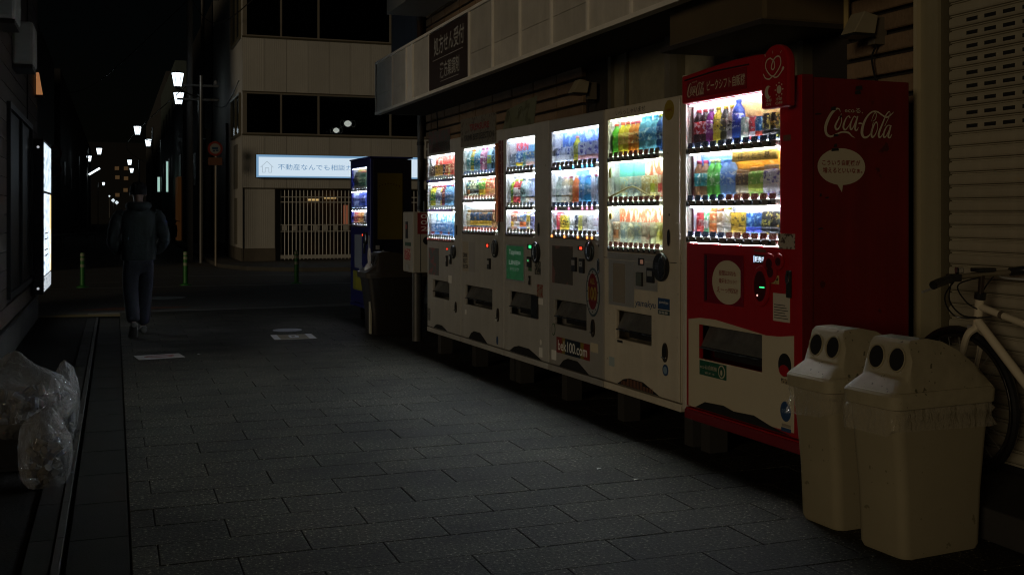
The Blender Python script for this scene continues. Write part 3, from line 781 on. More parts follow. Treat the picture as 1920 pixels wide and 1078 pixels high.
A = [('can', '#5a4634', '#4b3a34', '#c8c8c8', '#e8dcc0', 'dark brown'), ('can', '#5a4634', '#4b3a34', '#c8c8c8', '#e8dcc0', 'dark brown'), ('can', '#caa030', '#b98a28', '#c8c8c8', '#4a3010', 'gold'),
     ('can', '#caa030', '#b98a28', '#c8c8c8', '#4a3010', 'gold'), ('can', '#caa030', '#b98a28', '#c8c8c8', '#4a3010', 'gold'), ('can', '#2e2a44', '#3a3450', '#c8c8c8', '#d8d0e0', 'dark violet'),
     ('can', '#b85028', '#c85a30', '#c8c8c8', '#ffe0b0', 'rust orange'), ('can', '#c8b040', '#d8742c', '#c8c8c8', '#fff0c0', 'orange'), ('can', '#b83828', '#c04a38', '#c8c8c8', '#ffe8c0', 'brick red')]
stock(t, 1.716, A, .045, .60, 'farthest white machine', 'top')
A = [('bottle', '#d8d030', '#1f8a3a', '#c03828', '#d8e060', 'green and yellow'), ('bottle', '#d8d030', '#1f8a3a', '#c03828', '#d8e060', 'green and yellow'), ('bottle', '#e0e0f0', '#7a88b8', '#c83048', '#f0e8f0', 'grey violet'),
     ('bottle', '#e0e0f0', '#7a88b8', '#c83048', '#f0e8f0', 'grey violet'), ('bottle', '#e8c060', '#6a78a8', '#c83048', '#f0e8f0', 'violet and yellow'), ('bottle', '#7a2030', '#801830', '#c83048', '#f0a080', 'dark red'),
     ('bottle', '#8ac8f0', '#4a90d8', '#2848a0', '#ffffff', 'light blue'), ('bottle', '#8ac8f0', '#4a90d8', '#2848a0', '#ffffff', 'light blue'), ('bottle', '#8ac8f0', '#80b8e8', '#d04060', '#ffffff', 'pale blue')]
stock(t, 1.437, A, .045, .60, 'farthest white machine', 'middle')
A = [('can', '#2878b8', '#3a8ac8', '#c8c8c8', '#ffffff', 'blue') if k % 3 else ('can', '#b83838', '#c8d8e8', '#c8c8c8', '#2a5aa8', 'white and blue') for k in range(8)]
stock(t, 1.159, A, .065, .60, 'farthest white machine', 'bottom')
rect(t, .05, .356, .78, 1.038, print_mat('poster_dim', H('#5a5c56'), H('#8a5048'), 14, .55), 'poster')
display(t, .60, 1.04, m=redled); dial(t, .79, 1.02); slot_box(t, .70, .95); slot_box(t, .60, .93, .03, .10); coin_return(t, .84, .52); lock(t, .86, 1.22)
rect(t, .63, .72, .73, .80, m_txt_w); rect(t, .02, .10, .33, .45, print_mat('sticker_dim', H('#8a8880'), H('#4a4a46'), 80, .5)); scoop(t, .2, .6, .279, .04)
# ---- 2: machine with decorated header
L2 = (.80, .93, .98)
x_ = .963
t = machine('vending_machine', 'second farthest white vending machine with rounded window and best selection header', P(x_), RZM, 1.018, .68, m_white, (.06, .875, 1.19, 1.937), [1.692, 1.479, 1.205], (.106, .762, .57, .738), L2,
            nbtn=11, tags=[print_mat('tag_bw', H('#3060c0'), H('#e8f0ff'), 160, .5), print_mat('tag_rw', H('#c04030'), H('#ffe8d0'), 160, .5), print_mat('tag_or', H('#e8502a'), H('#fff0d0'), 160, .55)])
for sx, sz_, a in ((.06, 1.937, -90), (.875, 1.937, 180)):
    cx = sx + (.045 if sx < .5 else -.045); cz = 1.937 - .045
    pts = [(sx, 1.937)] + [(cx + (-1 if sx < .5 else 1) * .045 * math.cos(R(q)), cz + .045 * math.sin(R(q))) for q in (range(90, -1, -15) if sx > .5 else range(0, 91, 15))]
    if sx > .5: pts = [pts[0]] + pts[1:][::1]
    MB().poly(pts, .0, .0035).build('window_corner', m_white, t)
A = [('bottle', '#bfe4e8', '#78c4d8', '#e8f4f8', '#ffffff', 'pale aqua'), ('bottle', '#d8c050', '#3a9a60', '#e8a028', '#f0e060', 'green and gold'), ('bottle', '#9ad4ee', '#3aa0d8', '#d8f0ff', '#ffffff', 'sky blue'), ('bottle', '#9ad4ee', '#3aa0d8', '#d8f0ff', '#ffffff', 'sky blue'),
     ('bottle', '#e8a0c0', '#c858a0', '#b85890', '#ffe0f0', 'pink'), ('bottle', '#e8a0c0', '#c858a0', '#b85890', '#ffe0f0', 'pink'), ('bottle', '#a8d8f0', '#d8e050', '#ffffff', '#40a0c0', 'pale blue'), ('bottle', '#1c5070', '#205878', '#1a2a50', '#e0f0ff', 'dark teal')]
stock(t, 1.731, A, .12, .68, 'machine with the rounded window', 'top')
A = [('tall', '#c87830', '#1f6a78', '#3a2a20', '#e8e0a0', 'teal'), ('tall', '#303028', '#e8e8c0', '#d0c8a0', '#181818', 'black and cream'), ('tall', '#303028', '#e8e8c0', '#d0c8a0', '#181818', 'black and cream'), ('tall', '#303028', '#1a7a50', '#203a80', '#f0f0d0', 'green'),
     ('bottle', '#f0d030', '#60b830', '#f0c020', '#f8f0a0', 'lime and yellow'), ('bottle', '#f0d030', '#60b830', '#f0c020', '#f8f0a0', 'lime and yellow'), ('tall', '#f08030', '#e86028', '#f0e0c0', '#ffe8b0', 'orange'), ('tall', '#f0b070', '#f07850', '#e83820', '#fff0e0', 'coral'), ('tall', '#f0b070', '#f07850', '#e83820', '#fff0e0', 'coral')]
stock(t, 1.518, A, .09, .70, 'machine with the rounded window', 'middle')
A = [('tall', '#c8b080', '#e8e0c8', '#c8a050', '#a08040', 'cream')] + [('tall', '#f0b830', '#28527a', '#8a6a4a', '#b88a50', 'navy and yellow')] * 7 + [('tall', '#a87040', '#b86838', '#c84830', '#f0d0a0', 'copper')]
stock(t, 1.244, A, .09, .70, 'machine with the rounded window', 'bottom', sc=1.05)
box('trim_strip', (.877, .90, -.02, -.0003, 1.3, 1.94), M('orange_trim', (.45, .14, .05), .4), t)
rect(t, .02, .86, 1.955, 2.20, print_mat('header_print', H('#6a6450'), H('#4a3a2c'), 30, .58), 'header_poster', -.008, -.0003)
text('DRINK BEST SELECTION', .12, .82, 2.0, 2.055, m_txt_k, t, -.0095, bold=.02)
text('TREASURE', .25, .72, 2.085, 2.14, m_txt_r, t, -.0095, bold=.02)
rect(t, .91, .965, 1.30, 1.96, print_mat('red_strip', H('#6a1a16'), H('#b09080'), 40, .6), 'strip_sticker', -.003)
rect(t, .98, 1.01, 1.30, 1.96, print_mat('red_strip2', H('#6a1a16'), H('#b09080'), 40, .6), 'strip_sticker', -.003)
rect(t, .05, .20, .86, 1.12, M('sticker_cream', (.42, .38, .30), .6), 'poster'); text('DRINK', .07, .18, .98, 1.02, m_txt_k, t, -.003, bold=.02); text('BEST', .07, .18, .93, .97, m_txt_k, t, -.003, bold=.02); text('SELECTION', .06, .19, .885, .92, m_txt_k, t, -.003, bold=.02)
rect(t, .22, .36, .86, 1.12, m_silver, 'poster'); display(t, .66, 1.10, .07, .04, redled); dial(t, .85, 1.08, .06, .075); slot_box(t, .71, .95, .06, .09); coin_return(t, .90, .54, .05, .11); lock(t, .93, 1.26)
oval(t, .88, .33, .02, .035, m_txt_b); rect(t, .11, .15, .48, .52, m_txt_w); scoop(t, .2, .66, .277, .075)
# ---- 3: machine with green poster
x_ = 1.984
t = machine('vending_machine', 'white vending machine with lit green poster and red lettering in its window', P(x_), RZM, .868, .68, m_white, (.05, .612, 1.195, 1.957), [1.691, 1.409, 1.205], (.105, .64, .575, .753), (.80, .91, 1.0),
            nbtn=8, tags=[m_tagk, [m_tagk, m_tagw], m_tagk])
back(t, .10, .60, 1.72, 1.90, print_mat('poster_sky', H('#6aa8d8'), H('#d8ecf0'), 18, .55))
text('KIRIN', .09, .32, 1.865, 1.93, m_txt_redbright, t, .075, bold=.03)
back(t, .06, .60, 1.225, 1.38, print_mat('poster_warm', H('#e8a080'), H('#fff0e0'), 20, .5))
A = [('can', '#8a98a8', '#7a8898', '#c8c8c8', '#e0e8f0', 'grey'), ('can', '#8a98a8', '#7a8898', '#c8c8c8', '#e0e8f0', 'grey'), ('can', '#e8c830', '#3a80c8', '#c8c8c8', '#c8e0f8', 'blue and yellow'), ('can', '#e8c830', '#3a80c8', '#c8c8c8', '#c8e0f8', 'blue and yellow'),
     ('can', '#3a9088', '#48a0a8', '#c8c8c8', '#d8f0c8', 'teal'), ('can', '#e87838', '#5a90c8', '#e8d850', '#f0e0a0', 'blue and orange'), ('can', '#e87838', '#5a90c8', '#e8d850', '#f0e0a0', 'blue and orange')]
stock(t, 1.73, A, .075, .46, 'machine with the green poster', 'top')
A = [('bottle', '#c8d848', '#3aa058', '#e8e8e8', '#e8e850', 'green tea'), ('bottle', '#e85858', '#e8e0e0', '#b8d028', '#a83848', 'white and red'), ('bottle', '#e85858', '#e8e0e0', '#b8d028', '#a83848', 'white and red'), ('bottle', '#b8d8d8', '#98c8c0', '#303030', '#405058', 'mint'),
     ('bottle', '#b8d8d8', '#98c8c0', '#303030', '#405058', 'mint'), ('bottle', '#98b8e8', '#5878c8', '#2848b0', '#e8f0ff', 'blue')]
stock(t, 1.447, A, .085, .46, 'machine with the green poster', 'middle', sc=.98)
A = [('tall', '#e8c028', '#a86848', '#e83828', '#f0d8c0', 'brown'), ('tall', '#e8e0e0', '#a86848', '#e83828', '#f0d8c0', 'brown and white'), ('tall', '#e8e0e0', '#8a9ac0', '#e85848', '#f0e8f0', 'pale violet'), ('tall', '#e87028', '#6888b8', '#d8c8c0', '#f0e8c0', 'blue grey'),
     ('tall', '#e87028', '#6888b8', '#e84838', '#f0e8c0', 'blue grey'), ('tall', '#e8d8c0', '#e8c838', '#e8b080', '#fff8e0', 'yellow'), ('tall', '#5a5a88', '#5a5a88', '#a8a8b8', '#e8e0f0', 'slate violet')]
stock(t, 1.244, A, .08, .47, 'machine with the green poster', 'bottom')
gp = rect(t, .06, .431, .836, 1.125, M('poster_frame', (.5, .5, .5), .3, metal=.6), 'poster_frame', -.006)
gpm = print_mat('green_poster', H('#174a28'), H('#22603c'), 9, .5); bsdf = gpm.node_tree.nodes['Principled BSDF']; bsdf.inputs['Emission Color'].default_value = (.05, .22, .09, 1); bsdf.inputs['Emission Strength'].default_value = .12
rect(t, .075, .416, .848, 1.113, gpm, 'green_poster', -.008, -.0062)
ltw = led('poster_letters', (.6, .8, .62), .13)
text('Tappiness', .13, .37, 1.035, 1.085, ltw, t, -.0095, shear=.1, bold=.02); text('LINE×', .13, .36, .965, 1.0, ltw, t, -.0095, bold=.02); text('ドリンク', .16, .33, .915, .945, ltw, t, -.0095)
display(t, .53, 1.115, .09, .04, greenled); dial(t, .66, 1.075, .07, .08); slot_box(t, .53, 1.0, .07, .08, greenled); rect(t, .50, .56, .93, .97, M('sticker_green', (.04, .10, .04), .6)); rect(t, .62, .73, .91, 1.01, print_mat('sticker_kk', H('#26302c'), H('#8a8478'), 60, .55))
rect(t, .51, .56, .81, .90, m_silver); slot_box(t, .535, .86, .02, .07); rect(t, .66, .77, .745, .84, print_mat('sticker_rl', H('#8a7a68'), H('#8a2a20'), 50, .55)); rect(t, .69, .77, .69, .735, m_txt_w)
rect(t, .57, .69, .58, .75, m_black, 'outlet_cover', -.012); lock(t, .70, 1.25); rect(t, .70, .76, .30, .37, m_txt_w); oval(t, .73, .41, .015, .02, m_txt_w); scoop(t, .12, .75, .277, .06)
oval(t, .66, .62, .012, .05, M('orange_sticker', (.35, .1, .05), .5))
# leaflets stuck above machines 2 and 3
tp = thing('paper_leaflet', 'pale green poster with dark curved strokes propped on top of two machines', 'poster', P(1.98), RZM)
MB().add([(-.02, .0, 2.045), (.60, .0, 2.045), (.62, .02, 2.26), (.02, .02, 2.20)], [(0, 1, 2, 3)]).add([(-.02, .004, 2.045), (.60, .004, 2.045), (.62, .024, 2.26), (.02, .024, 2.20)], [(3, 2, 1, 0)]).build('sheet', print_mat('leaflet_green', H('#6a6e58'), H('#565840'), 8, .55), tp, fix=False)
ribbons([[(0, 0, .02), (.02, .4, .03), (.1, .8, .03), (.2, .5, .03), (.25, 0, .02)], [(.7, .3, .02), (.72, .8, .03), (.9, .9, .03), (1, .3, .02)]], .08, .42, 2.07, 2.19, m_txt_k, tp, 'drawn_line', y=-.006)
tp = thing('paper_leaflet', 'dark red and green poster scraps above the farthest white machine', 'poster', P(.05), RZM)
MB().box(0, .62, .0, .004, 1.945, 2.15).build('sheet', print_mat('leaflet_dark', H('#3a3c28'), H('#5a2a1c'), 16, .52), tp, fix=False)
# ---- 4: silver ALL 100 machine
x_ = 2.857
mix = lambda c: [c if k in s_ else m_black for k in range(10)]
def pick(c, on): return [c if k in on else m_black for k in range(10)]
t = machine('vending_machine', 'silver grey vending machine with coloured button lights and a round price sticker', P(x_), RZM, .866, .68, m_silver, (.047, .79, 1.19, 1.957), [1.69, 1.403, 1.205], (.09, .612, .572, .748), (.70, .80, 1.0),
            nbtn=10, btn=[pick(blue, (2, 5, 7, 8, 9)), pick(pink, (1, 4, 7, 8, 9)), pick(orange, (0, 3, 6, 8, 9))], tags=[m_tagk, m_tagb, m_tagk], LS=.95)
back(t, .08, .78, 1.80, 1.95, print_mat('poster_wave', H('#4a7ad0'), H('#a8c8f0'), 26, .52)); back(t, .30, .50, 1.60, 1.68, M('poster_plain_blue', H('#5a8ae0'), .5))
A = [('can', '#d8dce8', '#c8d0e0', '#c8c8c8', '#284a98', 'white and blue')] * 4 + [('bottle', '#e8e038', '#c8c860', '#e89a78', '#70903a', 'yellow', .92)] + [('can', '#e0a098', '#d0d4e8', '#5838a0', '#4048a8', 'white and violet', 1.15)] * 2 + [('can', '#e0a098', '#d0d4e8', '#b83858', '#4048a8', 'white and crimson', 1.15)] * 2
stock(t, 1.729, A, .08, .665, 'silver machine', 'top', detail=False)
A = [('bottle', '#2a5a3a', '#3a6a48', '#2a4a38', '#8ab060', 'dark green'), ('bottle', '#b89a50', '#e0d8c0', '#c84848', '#383838', 'amber tea'), ('bottle', '#b89a50', '#e0d8c0', '#c84848', '#383838', 'amber tea'), ('bottle', '#e87828', '#f07020', '#f8e8b0', '#f8a848', 'orange juice'),
     ('bottle', '#78b8e0', '#5a9ad0', '#a8d0f0', '#e8f4ff', 'light blue'), ('bottle', '#3aa8d8', '#78c0e0', '#3a88d0', '#f0f8ff', 'aqua'), ('bottle', '#c8d8e0', '#e8e0e8', '#e85878', '#a8b8c8', 'clear pink-capped')]
stock(t, 1.442, A, .08, .65, 'silver machine', 'middle', sc=.98)
A = [('tall', '#d82838', '#d82030', '#d82030', '#f8d8d8', 'bright red'), ('can', '#f0d020', '#e8d028', '#c8c8c8', '#282818', 'yellow'), ('can', '#f0d020', '#e8d028', '#c8c8c8', '#282818', 'yellow'), ('can', '#e8e8e0', '#e0e0d8', '#c8c8c8', '#b8a8a0', 'white'),
     ('can', '#202028', '#303848', '#c8c8c8', '#d8d8e0', 'black'), ('can', '#e8e040', '#c8c050', '#c8c8c8', '#f0f0a0', 'pale yellow'), ('can', '#d8d0c0', '#b8b0a0', '#505050', '#484840', 'grey beige'), ('can', '#e8e8e0', '#d8d8d0', '#c8c8c8', '#a09890', 'ivory'), ('can', '#e8e8e0', '#e0d8d8', '#c8c8c8', '#b84848', 'white and red')]
stock(t, 1.244, A, .08, .665, 'silver machine', 'bottom')
MB().poly(ell(.70, 1.55, .035, .16), .006, .012).build('hanging_bag', film_mat('clear_film', (.8, .82, .85), .15), t)
rect(t, .065, .403, .867, 1.137, print_mat('poster_pastel', H('#4f4c46'), H('#7a5a54'), 7, .52), 'poster', -.003)
display(t, .53, 1.13, .08, .03, redled); dial(t, .68, 1.115, .06, .07); slot_box(t, .44, 1.015, .07, .10); slot_box(t, .56, 1.01, .07, .10, M('slotgreen', (.1, .1, .09))); lock(t, .80, 1.02)
oval(t, .716, .84, .105, .165, M('round_sticker_blue', (.05, .08, .10), .5)); oval(t, .716, .84, .092, .148, M('round_sticker_grey', (.28, .30, .30), .5), y0=-.003, y1=-.0021); oval(t, .716, .845, .072, .122, M('round_sticker_red', (.15, .01, .015), .5), y0=-.004, y1=-.0031)
my = M('sticker_yellow', (.30, .22, .04), .5)
text('ALL', .68, .752, .895, .935, my, t, -.0055, bold=.02); text('100', .655, .777, .785, .878, my, t, -.0055, bold=.03)
for a in range(12):
    an = a * PI / 6; box('sticker_dash', (.716 + .08 * math.cos(an) - .006, .716 + .08 * math.cos(an) + .006, -.0048, -.0041, .843 + .134 * math.sin(an) - .004, .843 + .134 * math.sin(an) + .004), m_txt_k, t)
rect(t, .139, .668, .372, .484, M('bek_red', (.20, .02, .012), .5), 'web_sticker', -.003)
rect(t, .235, .285, .372, .484, M('bek_yellow', (.20, .15, .01), .5), 'web_sticker', -.0034, -.0031); rect(t, .53, .58, .372, .484, M('bek_yellow'), 'web_sticker', -.0034, -.0031); rect(t, .285, .53, .372, .484, M('bek_dark', (.008, .015, .025), .4), 'web_sticker', -.0036, -.0031)
text('bek100.com', .17, .635, .392, .465, m_txt_w, t, -.005, bold=.01)
oval(t, .085, .53, .03, .045, M('sticker_green', (.04, .1, .04))); oval(t, .085, .53, .024, .037, m_silver, y0=-.003, y1=-.0021); rect(t, .05, .13, .31, .38, m_txt_w); coin_return(t, .72, .60, .055, .12); rect(t, .68, .79, .44, .50, m_ivory); scoop(t, .18, .66, .277, .07)
# ---- 5: cream machine
x_ = 3.728
t = machine('vending_machine', 'cream vending machine with greeting lettering and juice bottles, left of the red machine', P(x_), RZM, .966, .68, m_cream, (.058, .75, 1.128, 1.975), [1.715, 1.429, 1.14], (.167, .62, .568, .749), (.84, 1.0, .84),
            nbtn=10, tags=[[m_tagk, m_tagr, m_tagr, m_tagr, m_tagk], m_tagr, m_tagr], LS=.78)
back(t, .08, .41, 1.55, 1.70, M('poster_teal', H('#6accc8'), .5)); back(t, .08, .74, 1.30, 1.40, print_mat('poster_salmon', H('#e8744c'), H('#fff0e0'), 38, .52, (1, 1, .4))); back(t, .412, .74, 1.53, 1.70, print_mat('poster_salmon', H('#e8744c'), H('#fff0e0'), 38, .52))
A = [('bottle', '#58c028', '#48b820', '#d8502c', '#a8e040', 'green melon'), ('bottle', '#e8d830', '#e0d060', '#d85030', '#d04858', 'yellow lychee', 1.02), ('bottle', '#e8d830', '#e0d060', '#c04830', '#d04858', 'yellow lychee', 1.02), ('bottle', '#f09020', '#e88830', '#d84058', '#f8e0a0', 'orange'), ('bottle', '#f09020', '#e8a040', '#d84058', '#403828', 'orange'),
     ('bottle', '#78c8e8', '#58a8e0', '#28a8e8', '#e8f4ff', 'blue water', 1.1), ('bottle', '#78c8e8', '#58a8e0', '#28a8e8', '#e8f4ff', 'blue water', 1.1), ('bottle', '#78c8e8', '#58a8e0', '#28a8e8', '#e8f4ff', 'blue water', 1.1), ('bottle', '#2858a8', '#1c4a98', '#d8e050', '#f0f0f8', 'dark blue cola', 1.1)]
stock(t, 1.754, A, .09, .655, 'cream machine', 'top', detail=True)
A = [('pack', '#d0d8d0', '#c8dcd0', '#ffffff', '#b8c8b0', 'pale green'), ('pack', '#e0d8b0', '#b8d8d0', '#ffffff', '#e8e0a0', 'mint'), ('pack', '#a8b8b8', '#b8ccc8', '#ffffff', '#e0d8c0', 'grey'), ('pack', '#a8b8b8', '#b8ccc8', '#ffffff', '#e0d8c0', 'grey'), ('pack', '#e8d080', '#e0c890', '#ffffff', '#f8f0d0', 'beige'), ('pack', '#c8d030', '#e8e0a0', '#ffffff', '#d8a838', 'yellow'), ('pack', '#d83830', '#e8d8b0', '#ffffff', '#c85038', 'white with red')]
stock(t, 1.468, A, .10, .655, 'cream machine', 'middle', detail=False, y=.05)
A = [('pack', '#d88850', '#d0a888', '#ffffff', '#e8e0d0', 'tan'), ('pack', '#9ab0c0', '#b8c4c0', '#ffffff', '#e8e8d8', 'grey blue'), ('pack', '#c8c0a0', '#b8b8a8', '#ffffff', '#e8e0b0', 'stone'), ('pack', '#8a9aa0', '#a8b4b0', '#ffffff', '#d0c890', 'grey'), ('pack', '#c0a890', '#c8b8a0', '#ffffff', '#9a5038', 'brown striped'), ('pack', '#e0d8b0', '#d8d0a8', '#ffffff', '#b8b078', 'straw'), ('pack', '#d8c848', '#d0c060', '#ffffff', '#e8e0b0', 'mustard')]
stock(t, 1.179, A, .10, .655, 'cream machine', 'bottom', detail=False, y=.05)
MB().tube(crom([(.06, .0, 1.47), (.2, 0, 1.50), (.38, 0, 1.535), (.52, 0, 1.50), (.70, 0, 1.445)]), [.006] * 25, 6).build('hanging_strap', M('strap', (.25, .2, .06), .5), t)
rect(t, .075, .10, 1.60, 1.66, M('mini_yellow', (.6, .5, .1), .5)); oval(t, .095, 1.35, .018, .02, M('mini_yellow'))
text('いらっしゃいませ', .17, .55, 1.995, 2.03, m_txt_k, t, -.002)
oval(t, .833, 1.975, .055, .06, M('yellow_disc', (.30, .22, .02), .5)); text('100円', .80, .868, 1.965, 1.985, m_txt_r, t, -.0035)
rect(t, .06, .76, 1.075, 1.118, m_steel, 'trim_plate', -.004)
pp = rect(t, .075, .414, .78, 1.071, m_steel, 'poster_frame', -.004); rect(t, .14, .30, .80, 1.05, M('notice_tan', (.26, .23, .19), .6, var=.1), 'poster', -.006, -.0042)
rect(t, .42, .70, .90, 1.072, m_steel, 'trim_plate', -.0035)
display(t, .505, 1.072, .075, .045, M('coin_view', (.35, .2, .16), .3, emit=(.8, .4, .25), es=.12)); slot_box(t, .497, .965, .065, .085, None); box('coin_window', (.465, .53, -.02, -.0165, .925, 1.005), M('smoked', (.10, .12, .11), .2), t); slot_box(t, .628, .995, .085, .09); dial(t, .755, 1.05, .085, .085); lock(t, .833, 1.226)
text('yamakyu', .423, .679, .785, .838, m_txt_b, t, -.002, shear=.15, bold=.005)
rect(t, .704, .838, .80, .866, m_txt_b); text('yamakyu', .72, .825, .83, .852, m_txt_w, t, -.0035); rect(t, .704, .838, .769, .795, M('sticker_teal', (.03, .07, .08), .5)); text('自販機', .72, .82, .774, .790, m_txt_w, t, -.0035)
coin_return(t, .79, .548, .06, .115); oval(t, .79, .444, .033, .034, m_txt_b); oval(t, .79, .444, .022, .022, M('sticker_pale', (.2, .3, .4), .5), y0=-.003, y1=-.0021); rect(t, .075, .15, .38, .44, M('sticker_bluegrey', (.35, .42, .42), .5)); rect(t, .19, .26, .545, .56, m_txt_k); scoop(t, .19, .72, .279, .055, vents=True)
# seam between upper and lower door
box('door_seam', (.0, .966, -.0008, .0, 1.079, 1.083), m_dark, t)
for v, w in ((t, .966),): box('side_return', (.93, .962, -.0105, -.0003, .28, 2.04), m_cream, v, .004)

# ---- 6: red machine
x_ = 4.745
def rx(v): return v - x_
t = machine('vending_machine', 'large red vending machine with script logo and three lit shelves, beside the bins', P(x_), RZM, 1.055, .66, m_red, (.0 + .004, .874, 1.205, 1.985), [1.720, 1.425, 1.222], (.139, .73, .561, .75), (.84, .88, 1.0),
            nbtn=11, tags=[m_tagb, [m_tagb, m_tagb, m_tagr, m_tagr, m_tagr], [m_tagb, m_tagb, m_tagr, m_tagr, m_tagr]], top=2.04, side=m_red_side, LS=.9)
v6 = t
box('white_edge', (-.042, -.002, .0, .4, .245, 2.16), M('edge_white', (.6, .56, .48), .4, var=.1), t, .005)
# header
hd = MB().poly([(-.0, 1.99), (.874, 1.99), (.874, 2.165), (.70, 2.178), (.5, 2.178), (.25, 2.165), (.05, 2.15), (.0, 2.15)], -.03, .05).build('header', m_red, t, bevel=.012)
MB().poly([(.06, 2.012), (.64, 2.012), (.64, 2.125), (.35, 2.128), (.06, 2.11)], -.033, -.0301).build('header_sign', M('header_dark_red', (.20, .003, .006), .4), t)
MB().poly([(.04, 2.117), (.35, 2.134), (.66, 2.132), (.66, 2.138), (.35, 2.142), (.04, 2.124)], -.036, -.0301).build('header_groove', m_dark, t)
ribbons(LOGO, .075, .245, 2.022, 2.095, m_ivory, t, 'script_logo', y=-.0345, aspect_w=.9)
text('ピークシフト自販機', .27, .63, 2.035, 2.093, m_ivory, t, -.0345, bold=.01)
text('ecoる', .12, .17, 2.097, 2.107, m_ivory, t, -.0345)
# badge
bd = MB().poly([(.822, 1.885), (1.045, 1.885), (1.045, 2.09)] + [(.9335 + .1115 * math.cos(a * PI / 12), 2.09 + .105 * math.sin(a * PI / 12)) for a in range(1, 12)] + [(.822, 2.09)], -.075, -.031).build('badge', m_red, t, bevel=.012)
ribbons([[(.35, 1.0, .07), (.15, .9, .07), (.08, .6, .07), (.25, .25, .07), (.5, .05, .07), (.75, .25, .07), (.95, .6, .07), (.9, .95, .07), (.7, 1.0, .07), (.5, .8, .07), (.42, .5, .07), (.5, .38, .07), (.6, .5, .07), (.56, .8, .07), (.35, 1.0, .07)],
         [(-.05, .25, .07), (.08, .02, .07), (.3, -.06, .07), (.5, .05, .07), (.62, -.03, .07), (.8, 0, .07), (1.0, .22, .07), (1.06, .32, .16), (1.12, .42, .14)], [(.08, 1.12, .04), (.04, 1.24, .04)], [(.5, 1.2, .04), (.5, 1.34, .04)], [(.92, 1.14, .04), (1.0, 1.26, .04)]],
        .845, 1.01, 2.03, 2.165, m_ivory, t, 'heart_plug_emblem', y=-.0765)
mo = [(.885 + .028 * math.cos(a), 1.965 + .033 * math.sin(a)) for a in [R(q) for q in range(70, 300, 20)]] + [(.900 + .018 * math.cos(a), 1.968 + .024 * math.sin(a)) for a in [R(q) for q in range(290, 60, -20)]]
MB().poly(mo, -.0765, -.0752).build('moon_symbol', m_ivory, t, fix=False)
oval(t, .972, 1.97, .018, .02, m_ivory, 'sun_symbol', -.0765, -.0752)
for a in range(8):
    an = a * PI / 4; oval(t, .972 + .03 * math.cos(an), 1.97 + .033 * math.sin(an), .004, .004, m_ivory, 'sun_ray', -.0765, -.0752)
text('冷却', .862, .912, 1.917, 1.932, m_ivory, t, -.0765, bold=.02); text('ON', .866, .908, 1.898, 1.912, m_ivory, t, -.0765, bold=.02); text('冷却', .946, .996, 1.917, 1.932, m_ivory, t, -.0765, bold=.02); text('OFF', .944, 1.0, 1.898, 1.912, m_ivory, t, -.0765, bold=.02)
# interior posters
back(t, .43, .87, 1.76, 1.98, print_mat('poster_cream', H('#e0c880'), H('#e8d8a8'), 6, .6)); back(t, .04, .36, 1.46, 1.69, M('poster_blue6', H('#5a88e0'), .5))
back(t, .362, .87, 1.46, 1.69, print_mat('poster_amber', H('#f0a820'), H('#f8dc90'), 14, .62)); 
MB().box(.44, .84, .012, .015, 1.642, 1.698).build('handwritten_banner', M('banner_amber', H('#d8b048'), .5), t); text('ほっと一息', .50, .78, 1.652, 1.688, m_txt_k, t, .0105)
cola = ('bottle', '#2a100c', '#c01820', '#b8202a', '#f0e8e8', 'dark cola')
lem = '#e8d028'
A = [cola, cola, ('bottle', '#8a2a90', '#a038a8', '#d8a8d8', '#f0e0f0', 'purple grape'), ('bottle', '#f0e040', '#e8d830', lem, '#383018', 'yellow lemon'), ('bottle', '#282818', '#383828', lem, '#e8d850', 'black and yellow'), ('bottle', '#e8e4d8', '#e0dcc8', lem, '#484030', 'white tea'),
     ('bottle', '#3a68d8', '#2848c8', '#2a50d8', '#d8e4ff', 'big blue sports', 1.14), ('can', '#d8e8d8', '#b8d8c8', '#c8c8c8', '#e8f0e0', 'pale green', 1.05), ('can', '#e8e8e8', '#c83840', '#d86050', '#f0e8e0', 'red and white', 1.05), ('can', '#d84838', '#2a78c0', '#d84838', '#a8d8f0', 'blue mountain'), ('can', '#181818', '#202020', '#d84838', '#d8c860', 'black coffee', 1.08), ('can', '#181818', '#202020', '#d84838', '#d8c860', 'black coffee', 1.08)]
stock(t, 1.757, A, .062, .775, 'red machine', 'top', detail=True)
A = [('bottle', '#a87850', '#28a0a8', '#c82858', '#e8f0e0', 'teal and brown', 1.04), ('bottle', '#a87850', '#28a0a8', '#c82858', '#e8f0e0', 'teal and brown', 1.04), ('bottle', '#60c840', '#50c030', '#c8d878', '#e8f8c0', 'green tea', 1.04), ('bottle', '#60c840', '#50c030', '#c8d878', '#e8f8c0', 'green tea', 1.04), ('bottle', '#88b8f0', '#6098e8', '#58a8f0', '#e8f4ff', 'light blue water', 1.04), ('bottle', '#88b8f0', '#6098e8', '#58a8f0', '#e8f4ff', 'light blue water', 1.04),
     ('tall', '#e8d8b0', '#5a3a28', '#d8b078', '#c8a868', 'brown coffee', .95), ('tall', '#e8d8b0', '#5a3a28', '#d8b078', '#c8a868', 'brown coffee', .95), ('tall', '#c8e048', '#90d040', '#e0b868', '#f0f8a0', 'lime'), ('tall', '#c8e048', '#90d040', '#e0b868', '#f0f8a0', 'lime'), ('tall', '#f0ecf0', '#e8e4f0', '#d8c8b0', '#4838a0', 'white and violet', 1.04), ('tall', '#f0ecf0', '#e8e4f0', '#d8c8b0', '#4838a0', 'white and violet', 1.04)]
stock(t, 1.462, A, .062, .775, 'red machine', 'middle', detail=True)
